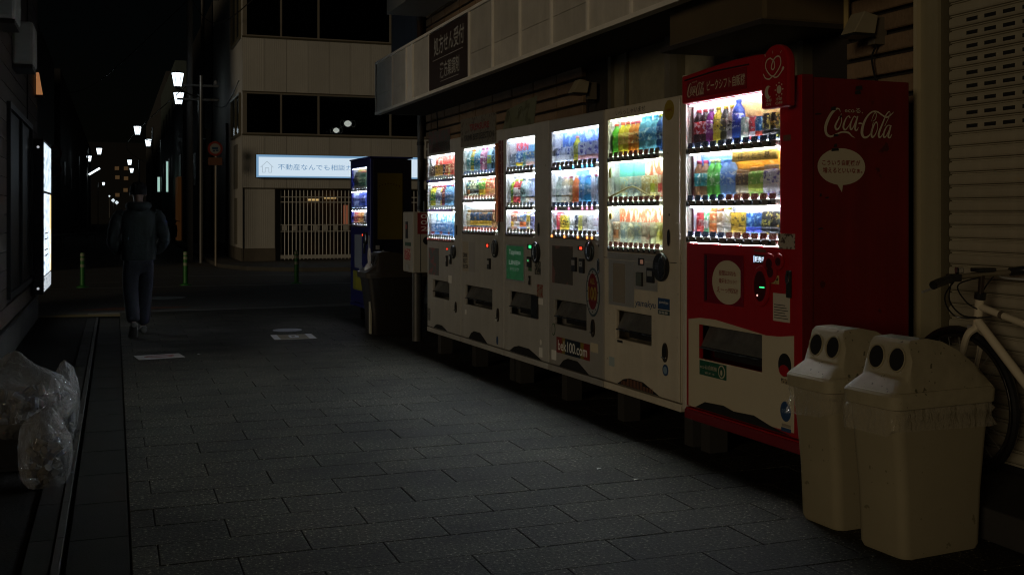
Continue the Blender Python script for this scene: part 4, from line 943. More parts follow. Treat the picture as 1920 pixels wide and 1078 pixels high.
A = [('can', '#d02830', '#c81828', '#c8c8c8', '#f0d0c8', 'red'), ('pack', '#f0f8f0', '#18a050', '#ffffff', '#e8f8e8', 'green and white', .86), ('tall', '#f08828', '#e87828', '#f09838', '#f8e0a0', 'orange', .95), ('tall', '#e8e0d0', '#c8a878', '#c87838', '#f0e8d8', 'tan and white', .95), ('tall', '#f0f0e8', '#e8e4d0', '#e8e050', '#a89848', 'white slim', 1.02), ('can', '#e8c028', '#e0b828', '#c8c8c8', '#3a3018', 'yellow corn', 1.02), ('can', '#e8c028', '#e0b828', '#c8c8c8', '#3a3018', 'yellow corn', 1.02),
     ('can', '#3a58e0', '#2070c8', '#d86858', '#a8d8f8', 'blue mountain'), ('can', '#3a58e0', '#2070c8', '#d86858', '#a8d8f8', 'blue mountain'), ('can', '#181818', '#202020', '#383838', '#d8c860', 'black coffee', 1.05), ('can', '#181818', '#202020', '#383838', '#d8c860', 'black coffee', 1.05)]
stock(t, 1.259, A, .07, .775, 'red machine', 'bottom', detail=True)
text('ritit', .10, .20, 1.30, 1.335, m_txt_w, t, .018, shear=.2, bold=.03)
# lower door print: ivory field with a wavy top, leaving the outlet open
wav = [(.03, .77), (.15, .787), (.30, .79), (.45, .778), (.60, .766), (.76, .752), (.87, .757), (.99, .773)]
top_strip = MB().poly([(.03, .7505)] + wav + [(.99, .7505)], -.0016, -.0003); top_strip.build('ivory_field', m_ivory, t, fix=False)
rect(t, .03, .139, .28, .750, m_ivory, 'ivory_field', -.0016); rect(t, .73, .99, .30, .750, m_ivory, 'ivory_field', -.0016); rect(t, .139, .73, .30, .561, m_ivory, 'ivory_field', -.0016)
MB().poly([(.10, .281), (.20, .325), (.38, .335), (.48, .32), (.66, .330), (.80, .302), (.97, .281)], -.0032, -.0018).build('base_vent', m_dark, t, fix=False)
box('base_rail', (-.0, 1.05, -.014, .05, .205, .262), M('base_red', (.16, .006, .01), .45), t, .01)
pf = rect(t, .191, .568, .879, 1.148, M('window_red', (.17, .006, .02), .12), 'poster_window', -.004)
cpts = [(min(x, .545), z) for x, z in ell(.425, 1.0, .147, .118, 40)]
MB().poly(cpts, -.0052, -.0042).build('round_poster', m_ivory, t, fix=False)
for s, a, b, c, d in (('昼間は95%も', .345, .505, 1.035, 1.062), ('電気をカット?', .345, .51, .993, 1.02), ('えーっ!95%?!', .325, .525, .943, .974)): text(s, a, b, c, d, m_txt_r, t, -.0065, bold=.01)
box('poster_bar', (.205, .222, -.008, -.0042, .89, 1.14), m_black, t)
lc = box('status_screen', (.665, .769, -.008, -.0003, 1.113, 1.158), m_black, t, .002); text('販売中', .678, .762, 1.120, 1.150, led('led_white', (.7, .85, 1), 1.3), t, -.0095, bold=.02); rect(t, .667, .674, 1.118, 1.153, led('led_white2', (.6, .75, 1), .9), 'screen_edge', -.0095, -.0085); rect(t, .66, .76, 1.172, 1.186, M('tan_label', (.12, .07, .04), .5))
for cx, cz, a, b in ((.80, 1.118, .05, .052), (.875, 1.13, .042, .042), (.81, 1.075, .05, .055)):
    o = MB().poly(ell(cx, cz, a, b), -.014, -.0003).build('red_bezel', m_red, t, bevel=.006); MB().poly(ell(cx + a * .1, cz, a * .5, b * .5), -.0155, -.0142).build('bezel_slot', M('dim_red', (.05, .004, .004), .3), o)
o = MB().poly(ell(.735, 1.0, .07, .105), -.018, -.0003).build('coin_bezel', m_red, t, bevel=.008); MB().poly(ell(.735, 1.0, .05, .078), -.0195, -.0182).build('coin_panel', M('dim_red'), o)
box('coin_led', (.735, .775, -.021, -.0196, .992, .998), greenled, o); oval(t, .715, .952, .005, .005, led('led_dot', (1, .5, .4), 1.5), 'led_dot', -.021, -.0196)
rect(t, .805, .87, 1.017, 1.06, print_mat('sticker_yl', H('#b8a870'), H('#282418'), 70, .55)); 
o = box('door_handle', (.936, .975, -.012, -.0003, .955, 1.09), M('handle_dark', (.02, .025, .02), .3), t, .006); MB().poly(ell(.955, 1.05, .014, .028), -.02, -.0121).build('handle_lock', m_chrome, o, bevel=.003)
rect(t, .822, .958, .833, .972, M('label_white', (.55, .50, .40), .5)); 
for k in range(6): rect(t, .832, .945 - .012 * (k % 3), .848 + .013 * k, .852 + .013 * k, m_txt_k, 'label_line', -.003, -.0019)
rect(t, .866, .998, 1.194, 1.269, print_mat('label_qr', H('#a8a090'), H('#4a3830'), 60, .56)); rect(t, .875, .93, 1.46, 1.50, M('sticker_dull', (.12, .05, .04), .6)) if False else None
rect(t, .905, .965, 1.725, 1.755, M('sticker_dull', (.14, .07, .05), .6))
rect(t, .144, .411, .472, .553, M('green_label', (.01, .09, .05), .45)); text('ecoる/自販機', .155, .32, .508, .532, m_ivory, t, -.0035); text('省エネ', .20, .30, .483, .495, m_ivory, t, -.0035); oval(t, .365, .513, .032, .036, m_ivory, 'label_ring', -.003, -.0019); oval(t, .365, .513, .025, .029, M('green_label'), 'label_ring', -.0038, -.0031); oval(t, .365, .508, .009, .016, m_ivory, 'leaf_mark', -.0046, -.0039)
cr_ = MB().poly([(a_, b_) for a_, b_ in ell(.92, .622, .05, .058, 24)], -.006, -.0018).build('coin_return', m_dark, t); MB().poly(ell(.92, .595, .038, .028, 20), -.010, -.0062).build('coin_cup', m_red, t)
rect(t, .89, .955, .53, .555, print_mat('sticker_lines', H('#a09070'), H('#403830'), 90, .55), y0=-.003, y1=-.0019); oval(t, .925, .395, .042, .050, m_txt_b, y0=-.003, y1=-.0019); text('のりもの', .897, .953, .385, .408, M('pale_blue', (.3, .4, .5)), t, -.0045); rect(t, .895, .965, .318, .333, M('sticker_tan', (.3, .26, .2)), y0=-.003, y1=-.0019); rect(t, .89, .968, .295, .314, m_txt_b, y0=-.003, y1=-.0019)
box('cabinet_front_edge', (1.0505, 1.056, .0, .06, .27, 2.04), m_red_side, t)
# side of the red machine: faces the camera. local frame: x=const=W, depth along y -> reads left-to-right with +y
def side(u, v): return (1.0512 + .0, .02 + u, v)
SD = lambda u, v: (1.0508, u, v)
ribbons(LOGO, .139, .561, 1.742, 1.880, m_ivory, t, 'script_logo', aspect_w=.85, xf=lambda x, z: (1.0512 + .00015 * ((x * 37) % 1), x, z))
text('ecoる,', .255, .365, 1.862, 1.888, m_ivory, t, xf=lambda x, z: (1.0516, x, z))
bub = ell(.236, 1.598, .145, .09, 36)
mb = MB(); mb.add([(1.0510, x, z) for x, z in bub], [tuple(reversed(range(len(bub))))]); mb.add([(1.0511, .20, 1.525), (1.0511, .245, 1.515), (1.0511, .238, 1.472)], [(0, 1, 2)])
mb.build('speech_bubble', m_ivory, t, fix=False)
text('こういう自販機が', .118, .350, 1.603, 1.631, m_txt_r, t, bold=.015, xf=lambda x, z: (1.0522, x, z)); text('増えるといいなぁ。', .122, .362, 1.566, 1.594, m_txt_r, t, bold=.015, xf=lambda x, z: (1.0522, x, z))
rg2 = random.Random(11)
for k in range(11):
    u, v = rg2.uniform(.05, .32), rg2.uniform(1.28, 1.98); w_, h_ = rg2.uniform(.012, .05), rg2.uniform(.008, .03)
    MB().add([(1.0526, u, v), (1.0526, u + w_, v + .004), (1.0526, u + w_ * .9, v + h_), (1.0526, u + .004, v + h_ * .8)], [(0, 1, 2, 3)]).build('tape_remnant', M('tape_remnant', (.012, .012, .012), .6), t, fix=False)

# ---- blue machine further on
m_blue = M('blue_paint', (.012, .016, .17), .4, var=.12, streak=.08); m_bside = M('dark_navy', (.006, .007, .02), .5)
t = machine('vending_machine', 'blue vending machine with yellow side panel standing alone at the street corner', (2.876, 13.94, 0), RZM, 1.0, .52, m_blue, (.06, .80, 1.20, 1.94), [1.66, 1.42, 1.21], (.15, .7, .42, .62), (.75, .8, 1.0), nbtn=9, top=2.04, bot=.19, side=m_bside, LS=.55, group='drink vending machines in a row',
            tags=[m_tagk, m_tagb, m_tagk])
back(t, .08, .78, 1.70, 1.93, print_mat('poster_gold', H('#c8b040'), H('#606030'), 14, .5)); back(t, .08, .78, 1.45, 1.64, print_mat('poster_violet', H('#5a58d8'), H('#a8c0f0'), 14, .5))
A = [('bottle', '#5a5a40', '#8a8868', '#383828', '#d8d0a0', 'olive')] * 3 + [('bottle', '#3a6a48', '#5a7a58', '#c84030', '#c8d0a0', 'green')] * 3
stock(t, 1.70, A, .09, .56, 'blue machine', 'top')
A = [('bottle', '#b8c8e8', '#a8b8e0', '#d8e0f0', '#4860b0', 'pale blue')] * 3 + [('bottle', '#5870d0', '#4858c0', '#d8e0f0', '#c8d0f0', 'violet blue')] * 3
stock(t, 1.46, A, .09, .56, 'blue machine', 'middle')
A = [('tall', '#a83028', '#a84038', '#c83828', '#e8c890', 'red')] * 2 + [('tall', '#e8a838', '#e0b050', '#c88838', '#a83828', 'amber')] * 3 + [('tall', '#3a3a48', '#484858', '#888890', '#c8c0a0', 'dark grey')]
stock(t, 1.25, A, .09, .56, 'blue machine', 'bottom', sc=.85)
rect(t, .22, .58, .68, 1.10, M('paper_white', (.4, .4, .42), .6), 'notice'); rect(t, .45, .62, .62, .72, M('paper_white'), 'notice', -.003, -.0019); display(t, .62, 1.1, .07, .04, redled); dial(t, .80, 1.06, .07, .08); slot_box(t, .72, .95, .05, .16); rect(t, .88, .95, .85, 1.1, M('paper_white'))
rect(t, .30, .62, .42, .55, M('yellow_sticker', (.55, .45, .02), .5), 'yellow_sticker', -.004) ; rect(t, .15, .80, .40, .64, M('yellow_sticker2', (.42, .36, .02), .5), 'yellow_sticker', -.003, -.002)
yp = MB().box(1.0, 1.003, .085, .40, 1.05, 1.86).build('yellow_side_panel', M('yellow_panel', (.16, .125, .012), .55, var=.15, vs=4), t, fix=False)
for k in range(8): MB().cyl((1.003, .11 + k * .036, 1.70 + .03 * math.sin(k * PI / 7)), (1.004, .11 + k * .036, 1.70 + .03 * math.sin(k * PI / 7)), .009, n=8).build('panel_dot', M('panel_ink', (.07, .02, .012), .6), t)
box('lamp_sensor', (1.003, 1.04, .06, .10, .93, .98), M('paper_white'), t); box('side_lock', (1.003, 1.02, .14, .16, .86, .92), M('paper_white'), t)
box('top_cap', (-.01, 1.01, -.01, .53, 2.041, 2.06), m_blue, t)

# ------------------------------------------------------------------ parking payment box on post
t = thing('parking_meter', 'white parking payment box numbered 002 on a post beside the farthest machine', 'parking meter', (3.0, 11.28, 0))
m_meter = M('meter_paint', (.40, .39, .34), .45, var=.12, streak=.08)
box('housing', (-.05, .30, -.20, .22, .74, 1.385), m_meter, t, .012)
box('coin_panel', (-.053, -.0505, .0, .10, 1.10, 1.28), m_black, t); box('screen', (-.056, -.0535, .02, .09, 1.2, 1.25), M('screen_red', (.3, .06, .04), .4), t); box('green_label', (-.053, -.0505, -.12, .12, 1.02, 1.06), M('sticker_dkgreen', (.01, .06, .02), .5), t); box('red_sticker', (-.053, -.0505, -.10, .14, .87, .99), print_mat('sticker_redbig', H('#a83028'), H('#c8b8a8'), 40, .56), t); box('return_cup', (-.056, -.0505, -.06, .06, .765, .82), m_steel, t)
box('red_number_plate', (.0, .20, -.204, -.2005, 1.15, 1.375), M('plate_red', (.20, .02, .02), .5), t)
for k, ch in enumerate('002'): text(ch, .035, .105, 1.315 - k * .065, 1.36 - k * .065, m_txt_w, t, -.2055)
MB().poly(ell(.11, 1.08, .05, .045, 18), -.203, -.2005).build('round_mark', m_black, t)
box('seam', (.03, .036, -.2035, -.2005, .75, 1.38), M('seam_dark', (.05, .05, .045)), t)
MB().cyl((.05, 0, 0), (.05, 0, .739), .055, n=14).build('post', M('post_grey', (.09, .09, .085), .45, metal=.3, var=.3, vs=10), t, smooth=True)
MB().cyl((.15, .05, 1.386), (.15, .05, 1.50), .02, n=8).build('antenna', m_black, t)

# ------------------------------------------------------------------ recycling bins
def rrect(hx, hy, z, cx=0, cy=0, r=.04, n=5):
    pts = []
    for sx, sy, a0 in ((1, 1, 0), (-1, 1, 90), (-1, -1, 180), (1, -1, 270)):
        for k in range(n):
            a = R(a0 + 90 * k / (n - 1)); pts.append((cx + sx * (hx - r) + r * math.cos(a), cy + sy * (hy - r) + r * math.sin(a), z))
    return pts
def loft(rings, cap=True):
    mb = MB(); n = len(rings[0]); vs = [p for r in rings for p in r]
    fs = [(i * n + k, i * n + (k + 1) % n, (i + 1) * n + (k + 1) % n, (i + 1) * n + k) for i in range(len(rings) - 1) for k in range(n)]
    if cap: fs += [tuple(reversed(range(n))), tuple(range((len(rings) - 1) * n, len(rings) * n))]
    return mb.add(vs, fs)
m_bin = M('beige_bin_plastic', (.31, .27, .17), .7, spec=.2, var=.08, vs=5, bump=.06, bs=180)
def scuffs(m, sc=38, amt=.35, th=.66):
    N, L = m.node_tree.nodes, m.node_tree.links; b = N['Principled BSDF']; src = b.inputs['Base Color'].links[0].from_socket
    tc = N.new('ShaderNodeTexCoord'); n = N.new('ShaderNodeTexNoise'); n.inputs['Scale'].default_value = sc; n.inputs['Detail'].default_value = 3; L.new(tc.outputs['Object'], n.inputs['Vector'])
    cr = N.new('ShaderNodeValToRGB'); cr.color_ramp.elements[0].position = th; cr.color_ramp.elements[0].color = (1, 1, 1, 1); cr.color_ramp.elements[1].position = th + .03; cr.color_ramp.elements[1].color = (amt, amt, amt * .9, 1)
    L.new(n.outputs[0], cr.inputs[0]); mx = N.new('ShaderNodeMix'); mx.data_type = 'RGBA'; mx.blend_type = 'MULTIPLY'; mx.inputs[0].default_value = 1
    L.new(src, mx.inputs[6]); L.new(cr.outputs[0], mx.inputs[7]); L.new(mx.outputs[2], b.inputs['Base Color'])
scuffs(m_bin, 22, .6, .68)
m_lid = M('beige_lid_plastic', (.37, .325, .21), .65, spec=.25, var=.2, vs=14, bump=.04, bs=150)
scuffs(m_lid); scuffs(m_cream, 30, .55, .70); scuffs(m_white, 30, .55, .70); scuffs(m_red_side, 9, .4, .70)
def make_bin(loc, rz, label, mb_=m_bin, ml_=m_lid, seed=0, bag=True):
    t = thing('recycling_bin', label, 'recycling bin', loc, rz, 'two-hole recycling bins')
    loft([rrect(.205, .125, .0), rrect(.215, .130, .02), rrect(.225, .132, .25), rrect(.245, .136, .45), rrect(.262, .140, .60), rrect(.266, .141, .625)]).build('body', mb_, t, smooth=True)
    loft([rrect(.272, .147, .595, r=.045), rrect(.284, .152, .60, r=.045), rrect(.287, .154, .65, r=.045), rrect(.278, .146, .662, r=.045)]).build('rim', ml_, t, smooth=True)
    # hood: cross sections along x
    secs = []
    prof = [(-.268, .662, .135), (-.235, .69, .130), (-.195, .715, .122), (-.188, .722, .126), (-.164, .845, .115), (-.148, .862, .110), (-.06, .866, .110), (.02, .850, .114), (.10, .812, .12), (.18, .758, .125), (.235, .705, .134), (.265, .662, .138)]
    for x, zt, hw in prof:
        ring = []; base = .655; hgt = zt - base
        for k in range(13):
            u = k / 12 * 2 - 1
            ring.append((x, math.copysign(min(.14, hw + (.14 - hw) * (1 - (1 - abs(u)) * 4) if abs(u) > .75 else hw * (abs(u) / .75)), u) if u else 0, base + hgt * (1 if abs(u) <= .72 else (1 - ((abs(u) - .72) / .28) ** 1.25))))
        secs.append(ring)
    mbh = MB(); n = 13
    for r in secs: mbh.v += r
    for i in range(len(secs) - 1):
        for k in range(n - 1): mbh.f.append((i * n + k, i * n + k + 1, (i + 1) * n + k + 1, (i + 1) * n + k)); mbh.m.append(0)
    mbh.build('hood', ml_, t, smooth=True)
    # two round mouths on the steep front face
    a = Vector((-.188, 0, .722)); b = Vector((-.164, 0, .845)); d = (b - a).normalized(); nrm = Vector((-d.z, 0, d.x))
    c = (a + b) / 2
    for sy in (-.056, .056):
        cc = c + Vector((0, sy, 0))
        ring = []
        mbr = MB(); nn = 24
        for r_, off in ((.047, .001), (.0465, .007), (.0415, .0075), (.040, .0015)):
            mbr.v += [tuple(cc + nrm * off + (d * math.cos(2 * PI * k / nn) * 1.12 + Vector((0, 1, 0)) * math.sin(2 * PI * k / nn)) * r_) for k in range(nn)]
        for i in range(3):
            for k in range(nn): mbr.f.append((i * nn + k, i * nn + (k + 1) % nn, (i + 1) * nn + (k + 1) % nn, (i + 1) * nn + k)); mbr.m.append(0)
        rr = mbr.build('mouth_ring', ml_, t, smooth=True)
        mbd = MB(); mbd.add([tuple(cc + nrm * .0035 + (d * math.cos(2 * PI * k / nn) * 1.12 + Vector((0, 1, 0)) * math.sin(2 * PI * k / nn)) * .0405) for k in range(nn)], [tuple(range(nn))])
        mbd.build('mouth_opening', m_dark, rr, fix=False)
    if bag:
        rngb = random.Random(seed); n = 72; rings = []
        for j, zz in enumerate((.598, .585, .57, .55, .53, .505, .49)):
            base = rrect(.272, .147, zz, r=.045, n=18); ring = []
            for k, p in enumerate(base):
                q = Vector((p[0] * 13, p[1] * 13, j * .9 + seed * 9)); nz = (noise.noise(q) * .022 + noise.noise(q * 2.7) * .012) * min(1, j / 2) + .005 + .010 * j / 6
                dv = Vector((p[0], p[1], 0)).normalized(); hang = noise.noise(Vector((p[0] * 9, p[1] * 9, seed))) * .05 * j / 6
                ring.append((p[0] + dv.x * nz, p[1] + dv.y * nz, p[2] + hang))
            rings.append(ring)
        loft(rings, cap=False).build('bag_liner', film_mat('bin_liner_film', (.75, .68, .52), .12, .2), t, smooth=True)
    return t
make_bin((3.12, 3.62, 0), R(5), 'beige recycling bin nearest the camera, in front of the bicycle', seed=2)
make_bin((3.125, 4.03, 0), R(3), 'beige recycling bin between the nearer bin and the red machine', seed=5)
m_db = M('dark_bin_plastic', (.010, .008, .006), .55, var=.1); m_dl = M('dark_lid', (.03, .024, .016), .5)
tb = make_bin((2.99, 12.08, 0), R(4), 'dark recycling bin with white bag in front of the blue machine', m_db, m_dl, bag=False)
tb.scale = (1.35, 1.35, 1.08)
MB().box(-.235, -.222, -.10, -.06, .02, .60).build('lit_front_strip', M('lit_front_tint', (.40, .38, .28), .5), tb)  # pale strip paints in the light on the bin's front face
def crumple(name, c, rad, seed, m, parent=None, amp=.16, sub=4, top=None, neck=0):
    bm = bmesh.new(); bmesh.ops.create_icosphere(bm, subdivisions=sub, radius=1)
    for v in bm.verts:
        d = v.co.normalized(); q = d * 1.6 + Vector((seed * 5.1, 0, 0))
        f = 1 + amp * noise.noise(q) + amp * .5 * abs(noise.noise(q * 3.1)) - amp * .35 * abs(noise.noise(Vector((d.x * 7, d.y * 7, d.z * 2.5 + seed))))
        p = Vector((d.x * rad[0], d.y * rad[1], d.z * rad[2])) * f
        if neck and d.z > .55:
            k = (d.z - .55) / .45; p.x *= 1 - .78 * k; p.y *= 1 - .78 * k; p.z += neck * k * k
        if p.z < -rad[2] * .8: p.z = -rad[2] * .8 + (p.z + rad[2] * .8) * .15
        v.co = p
    me = bpy.data.meshes.new(name); bm.to_mesh(me); bm.free(); me.materials.append(m)
    o = put(name, me, parent, smooth=True); o.location = c
    return o
t = thing('plastic_bag', 'small white plastic carrier bag with loop handles hanging on the dark bin', 'bag', (2.70, 12.05, .70))
crumple('bag_body', (0, 0, 0), (.06, .07, .11), 3, film_mat('white_film', (.75, .75, .78), .7), t, sub=3)
MB().tube(crom([(0, -.03, .08), (.0, -.05, .18), (0, -.02, .26), (0, .02, .26), (0, .04, .18), (0, .01, .08)]), .012, 6).build('bag_handle', film_mat('white_film'), t, smooth=True)

# ------------------------------------------------------------------ bicycle
t = thing('bicycle', 'white framed bicycle with black tyres leaning at the roller shutter', 'bicycle', (3.78, 4.07, .14), 0)
m_frame = M('white_frame', (.62, .55, .40), .3, var=.06)
tilt = .05
def bk(y, z, x=0): return (x - z * .04, y, z)      # bike plane, leaning slightly; +y is forward
fw = (.02, .345); rw = (-.99, .345)
for (wy, wz) in (fw, rw):
    w_ = MB(); ringp = [bk(wy + .335 * math.cos(2 * PI * k / 40), wz + .335 * math.sin(2 * PI * k / 40)) for k in range(41)]
    wh = w_.tube(ringp, .019, 8).build('wheel', m_black, t, smooth=True)
    MB().tube([bk(wy + .308 * math.cos(2 * PI * k / 40), wz + .308 * math.sin(2 * PI * k / 40)) for k in range(41)], .009, 6).build('rim', M('rim_dark', (.06, .055, .05), .3, metal=.6), wh)
    sp = MB()
    for k in range(28):
        a = 2 * PI * k / 28; off = .028 if k % 2 else -.028
        sp.cyl(bk(wy + .02 * math.cos(a + .6), wz + .02 * math.sin(a + .6), off), bk(wy + .30 * math.cos(a), wz + .30 * math.sin(a)), .0013, n=4, cap=False)
    sp.build('spokes', m_steel, wh)['kind'] = 'stuff'
    MB().cyl(bk(wy, wz, -.05), bk(wy, wz, .05), .018, n=10).build('hub', m_steel, wh)
HT, HB = (-.122, .835), (-.098, .70)     # head tube top / bottom (y, z)
BB = (-.56, .31); ST = (-.68, .68)
def bt(n_, a, b, r, m=m_frame, x=0): return MB().tube([bk(*a, x), bk(*b, x)], r, 10).build(n_, m, t, smooth=True)
bt('head_tube', HT, HB, .021); bt('top_tube', (-.12, .80), ST, .017); bt('down_tube', (-.10, .735), BB, .021); bt('seat_tube', BB, (-.70, .74), .016)
for s in (-1, 1):
    MB().tube([bk(-.68, .68, .012 * s), bk(*rw, .05 * s)], .009, 8).build('seat_stay', m_frame, t); MB().tube([bk(*BB, .02 * s), bk(*rw, .05 * s)], .010, 8).build('chain_stay', m_frame, t)
    MB().tube(crom([bk(-.098, .70, .0), bk(-.088, .67, .045 * s), bk(-.055, .58, .05 * s), bk(.02, .345, .05 * s)]), [.017] * 6 + [.016] * 6 + [.012] * 7, 8).build('fork_blade', m_frame, t, smooth=True)
MB().tube([bk(-.70, .74), bk(-.73, .92)], .013, 8).build('seat_post', m_steel, t)
MB().lathe([(.0, 0), (.07, .01), (.08, .03), (.06, .05), (.0, .055)], 14, (-.04, -.75, .92)).build('saddle', m_black, t, smooth=True)
MB().cyl(bk(BB[0], BB[1], -.06), bk(BB[0], BB[1], -.05), .09, n=24).build('chainring', m_black, t)
MB().tube([bk(*HT), bk(-.128, .865)], .026, 12).build('headset', m_black, t); stem = MB().tube([bk(-.128, .865), bk(-.14, .945)], .014, 10).build('stem', M('stem_dark', (.08, .06, .045), .3, metal=.7), t, smooth=True)
# handlebar spans in x (towards the street) and a little along y
hb = [(-.30, -.16, 1.0 - .02), (-.14, -.22, 1.005), (-.04, -.26, 1.0), (.06, -.29, 1.01), (.16, -.36, 1.035), (.24, -.46, 1.05)]
MB().tube(crom([(-.28, -.16, .925), (-.15, -.13, .94), (-.04, -.14, .95), (.06, -.16, .955), (.12, -.19, .965)]), .0125, 10).build('handlebar', M('bar_steel', (.28, .24, .17), .35, metal=.6), t, smooth=True)
for pts in ([(-.36, -.19, .91), (-.32, -.175, .918), (-.22, -.145, .935)], [(.09, -.175, .96), (.14, -.20, .968), (.185, -.25, .975)]): MB().tube(crom(pts), .02, 10).build('grip', m_black, t, smooth=True)
for pts in ([(-.19, -.13, .93), (-.24, -.10, .90), (-.36, -.12, .875)], [(.05, -.14, .945), (.10, -.14, .93), (.16, -.19, .925)]): MB().tube(crom(pts), .006, 6).build('brake_lever', m_steel, t, smooth=True)
box('bell', (-.18, -.145, -.145, -.12, .955, .985), m_chrome, t, .005); box('lamp_mount', (-.09, .02, -.17, -.12, .962, .98), m_black, t, .005); box('brake_clamp', (-.23, -.17, -.16, -.12, .92, .955), m_black, t, .005)
for pts in ([(-.21, -.14, .93), (-.17, -.08, .83), (-.10, -.08, .76), (-.04, -.12, .75)], [(-.19, -.14, .93), (-.18, -.06, .84), (-.11, -.06, .75), (-.04, -.20, .76)], [(-.02, -.14, .94), (-.12, -.08, .90), (-.09, -.10, .82), (-.03, -.13, .78)], [(.03, -.15, .95), (-.0, -.10, .86), (-.03, -.08, .72)]): MB().tube(crom(pts), .0035, 6).build('brake_cable', m_black, t, smooth=True)
MB().box(-.045, .02, -.085, -.055, .66, .71).build('brake_caliper', m_steel, t)
# dark bands on the top tube
for k in (.22, .62): 
    a = Vector(bk(-.12, .80)); b = Vector(bk(*ST)); p = a.lerp(b, k)
    MB().tube([p, p + (b - a).normalized() * .02], .0185, 10).build('tube_band', M('band_dark', (.1, .08, .06), .4), t)

# ------------------------------------------------------------------ LEFT BUILDING
LX = -.95
lb = thing('left_building', 'brown clad building on the left with dark window and lit notice case', 'building', (LX, 12, 0))
m_board = M('siding_board', (.085, .068, .058), .8, spec=.15, var=.18, vs=5, bump=.25, bs=30, objvar=.12)
box('wall', (-4, -.03, -2.3, 3.42, 0, 8), M('left_wall_core', (.03, .03, .03), .9), lb)
box('concrete_base', (-.029, .012, -2.3, 3.43, 0, .30), M('left_base', (.09, .088, .08), .9, spec=.1, var=.25, vs=3, bump=.3), lb)
for k in range(40):
    z = .33 + k * .172
    if z > 6.6: break
    for a, b in ((-2.3, 1.62), (1.628, 3.44)):
        if .58 < z + .1 < 2.41 and a < 0:
            box('siding_board', (-.029, .0, a, -.86, z, z + .166), m_board, lb); 
        elif .58 < z + .1 < 2.41: box('siding_board', (-.029, .0, 2.12, b, z, z + .166), m_board, lb)
        else: box('siding_board', (-.029, .0, a, b, z, z + .166), m_board, lb)
box('end_wall', (-4, .0, 3.4405, 3.46, 0, 6.6), M('left_end', (.10, .09, .08), .8), lb)
box('base_trim', (-.03, .02, -2.3, 3.44, .301, .328), m_black, lb)
box('corner_post', (.001, .015, 1.60, 1.64, 2.42, 6.5), M('dark_gap', (.02, .02, .02), .8), lb)
w = MB().box(-.02, .035, -.86, 2.10, .56, .62).box(-.02, .035, -.86, 2.10, 2.36, 2.42).box(-.02, .035, -.86, -.80, .621, 2.359).box(-.02, .035, 2.04, 2.10, .621, 2.359).box(-.02, .030, .6, .66, .621, 2.359).build('window', M('window_black', (.008, .008, .009), .5), lb)
box('pane', (-.015, .0, -.80, 2.04, .62, 2.36), M('black_glass', (.004, .004, .005), .35, spec=.3), w)
# lit notice case
t = thing('notice_case', 'black framed notice case with bright posters on the left building corner', 'light box', (LX, 14.1, 0))
box('case', (.036, .15, .0, 1.55, .40, 2.26), m_black, t, .006)
def poster_glow(name, a, b, sc, s):
    m = print_mat(name, a, b, sc, .56, (1, 1, 1)); bs = m.node_tree.nodes['Principled BSDF']; cr = [n for n in m.node_tree.nodes if n.type == 'VALTORGB'][0]
    m.node_tree.links.new(cr.outputs[0], bs.inputs['Emission Color']); bs.inputs['Emission Strength'].default_value = s; return m
box('poster', (.151, .156, .06, 1.50, 1.64, 2.22), poster_glow('glow_poster_a', (.62, .72, .78), (.25, .34, .4), 14, 1.5), t)
box('poster', (.151, .156, .06, 1.16, .62, 1.61), poster_glow('glow_poster_b', (.66, .74, .80), (.18, .26, .36), 22, 1.6), t)
box('poster', (.151, .156, 1.17, 1.50, .62, 1.61), poster_glow('glow_poster_c', (.75, .55, .25), (.7, .72, .7), 9, 1.6), t)
box('poster', (.151, .156, .06, 1.50, .43, .60), poster_glow('glow_poster_d', (.6, .66, .70), (.12, .14, .16), 30, 1.0), t)
for z in (.85, 1.05): 
    for dz in (0, .07): box('poster_rule', (.157, .158, .06, .75, z + dz, z + dz + .012), m_txt_k, t)
for z in (.47, 2.16): MB().cyl((.09, -.001, z), (.09, -.012, z), .016, n=14).build('glinting_screw', M('screw_glint', (.75, .75, .7), .4, emit=(.9, .95, 1), es=.35), t)  # screw heads glow: their glint is put in as emission
# duct boxes
def duct(loc, w_, d_, h_, label):
    t = thing('wall_duct_cover', label, 'duct cover', loc, 0)
    box('cover', (0, w_, 0, d_, .04, h_), M('duct_paint', (.5, .49, .44), .5, var=.15), t, .03); box('base', (0, w_ - .01, .02, d_ - .02, .0, .039), M('hood_tray'), t)
duct((LX + .001, 11.67, 2.80), .195, .55, .46, 'grey rounded vent cover high on the left wall, lower right one')
duct((LX + .001, 10.2, 3.0), .15, .55, .5, 'grey rounded vent cover at the top left picture edge')
t = thing('wall_lantern', 'small orange lit wall lantern under the vent cover at the corner', 'lantern', (-.93, 14.9, 2.86))
MB().poly([(-.0, 0), (.075, .0), (.03, .28), (.0, .28)], -.05, .05).build('shade', M('lantern_orange', (.5, .2, .08), .5, emit=(1, .42, .16), es=.28), t); box('cap', (-.01, .09, -.06, .06, -.03, -.001), M('lantern_cap', (.2, .05, .02), .5), t)

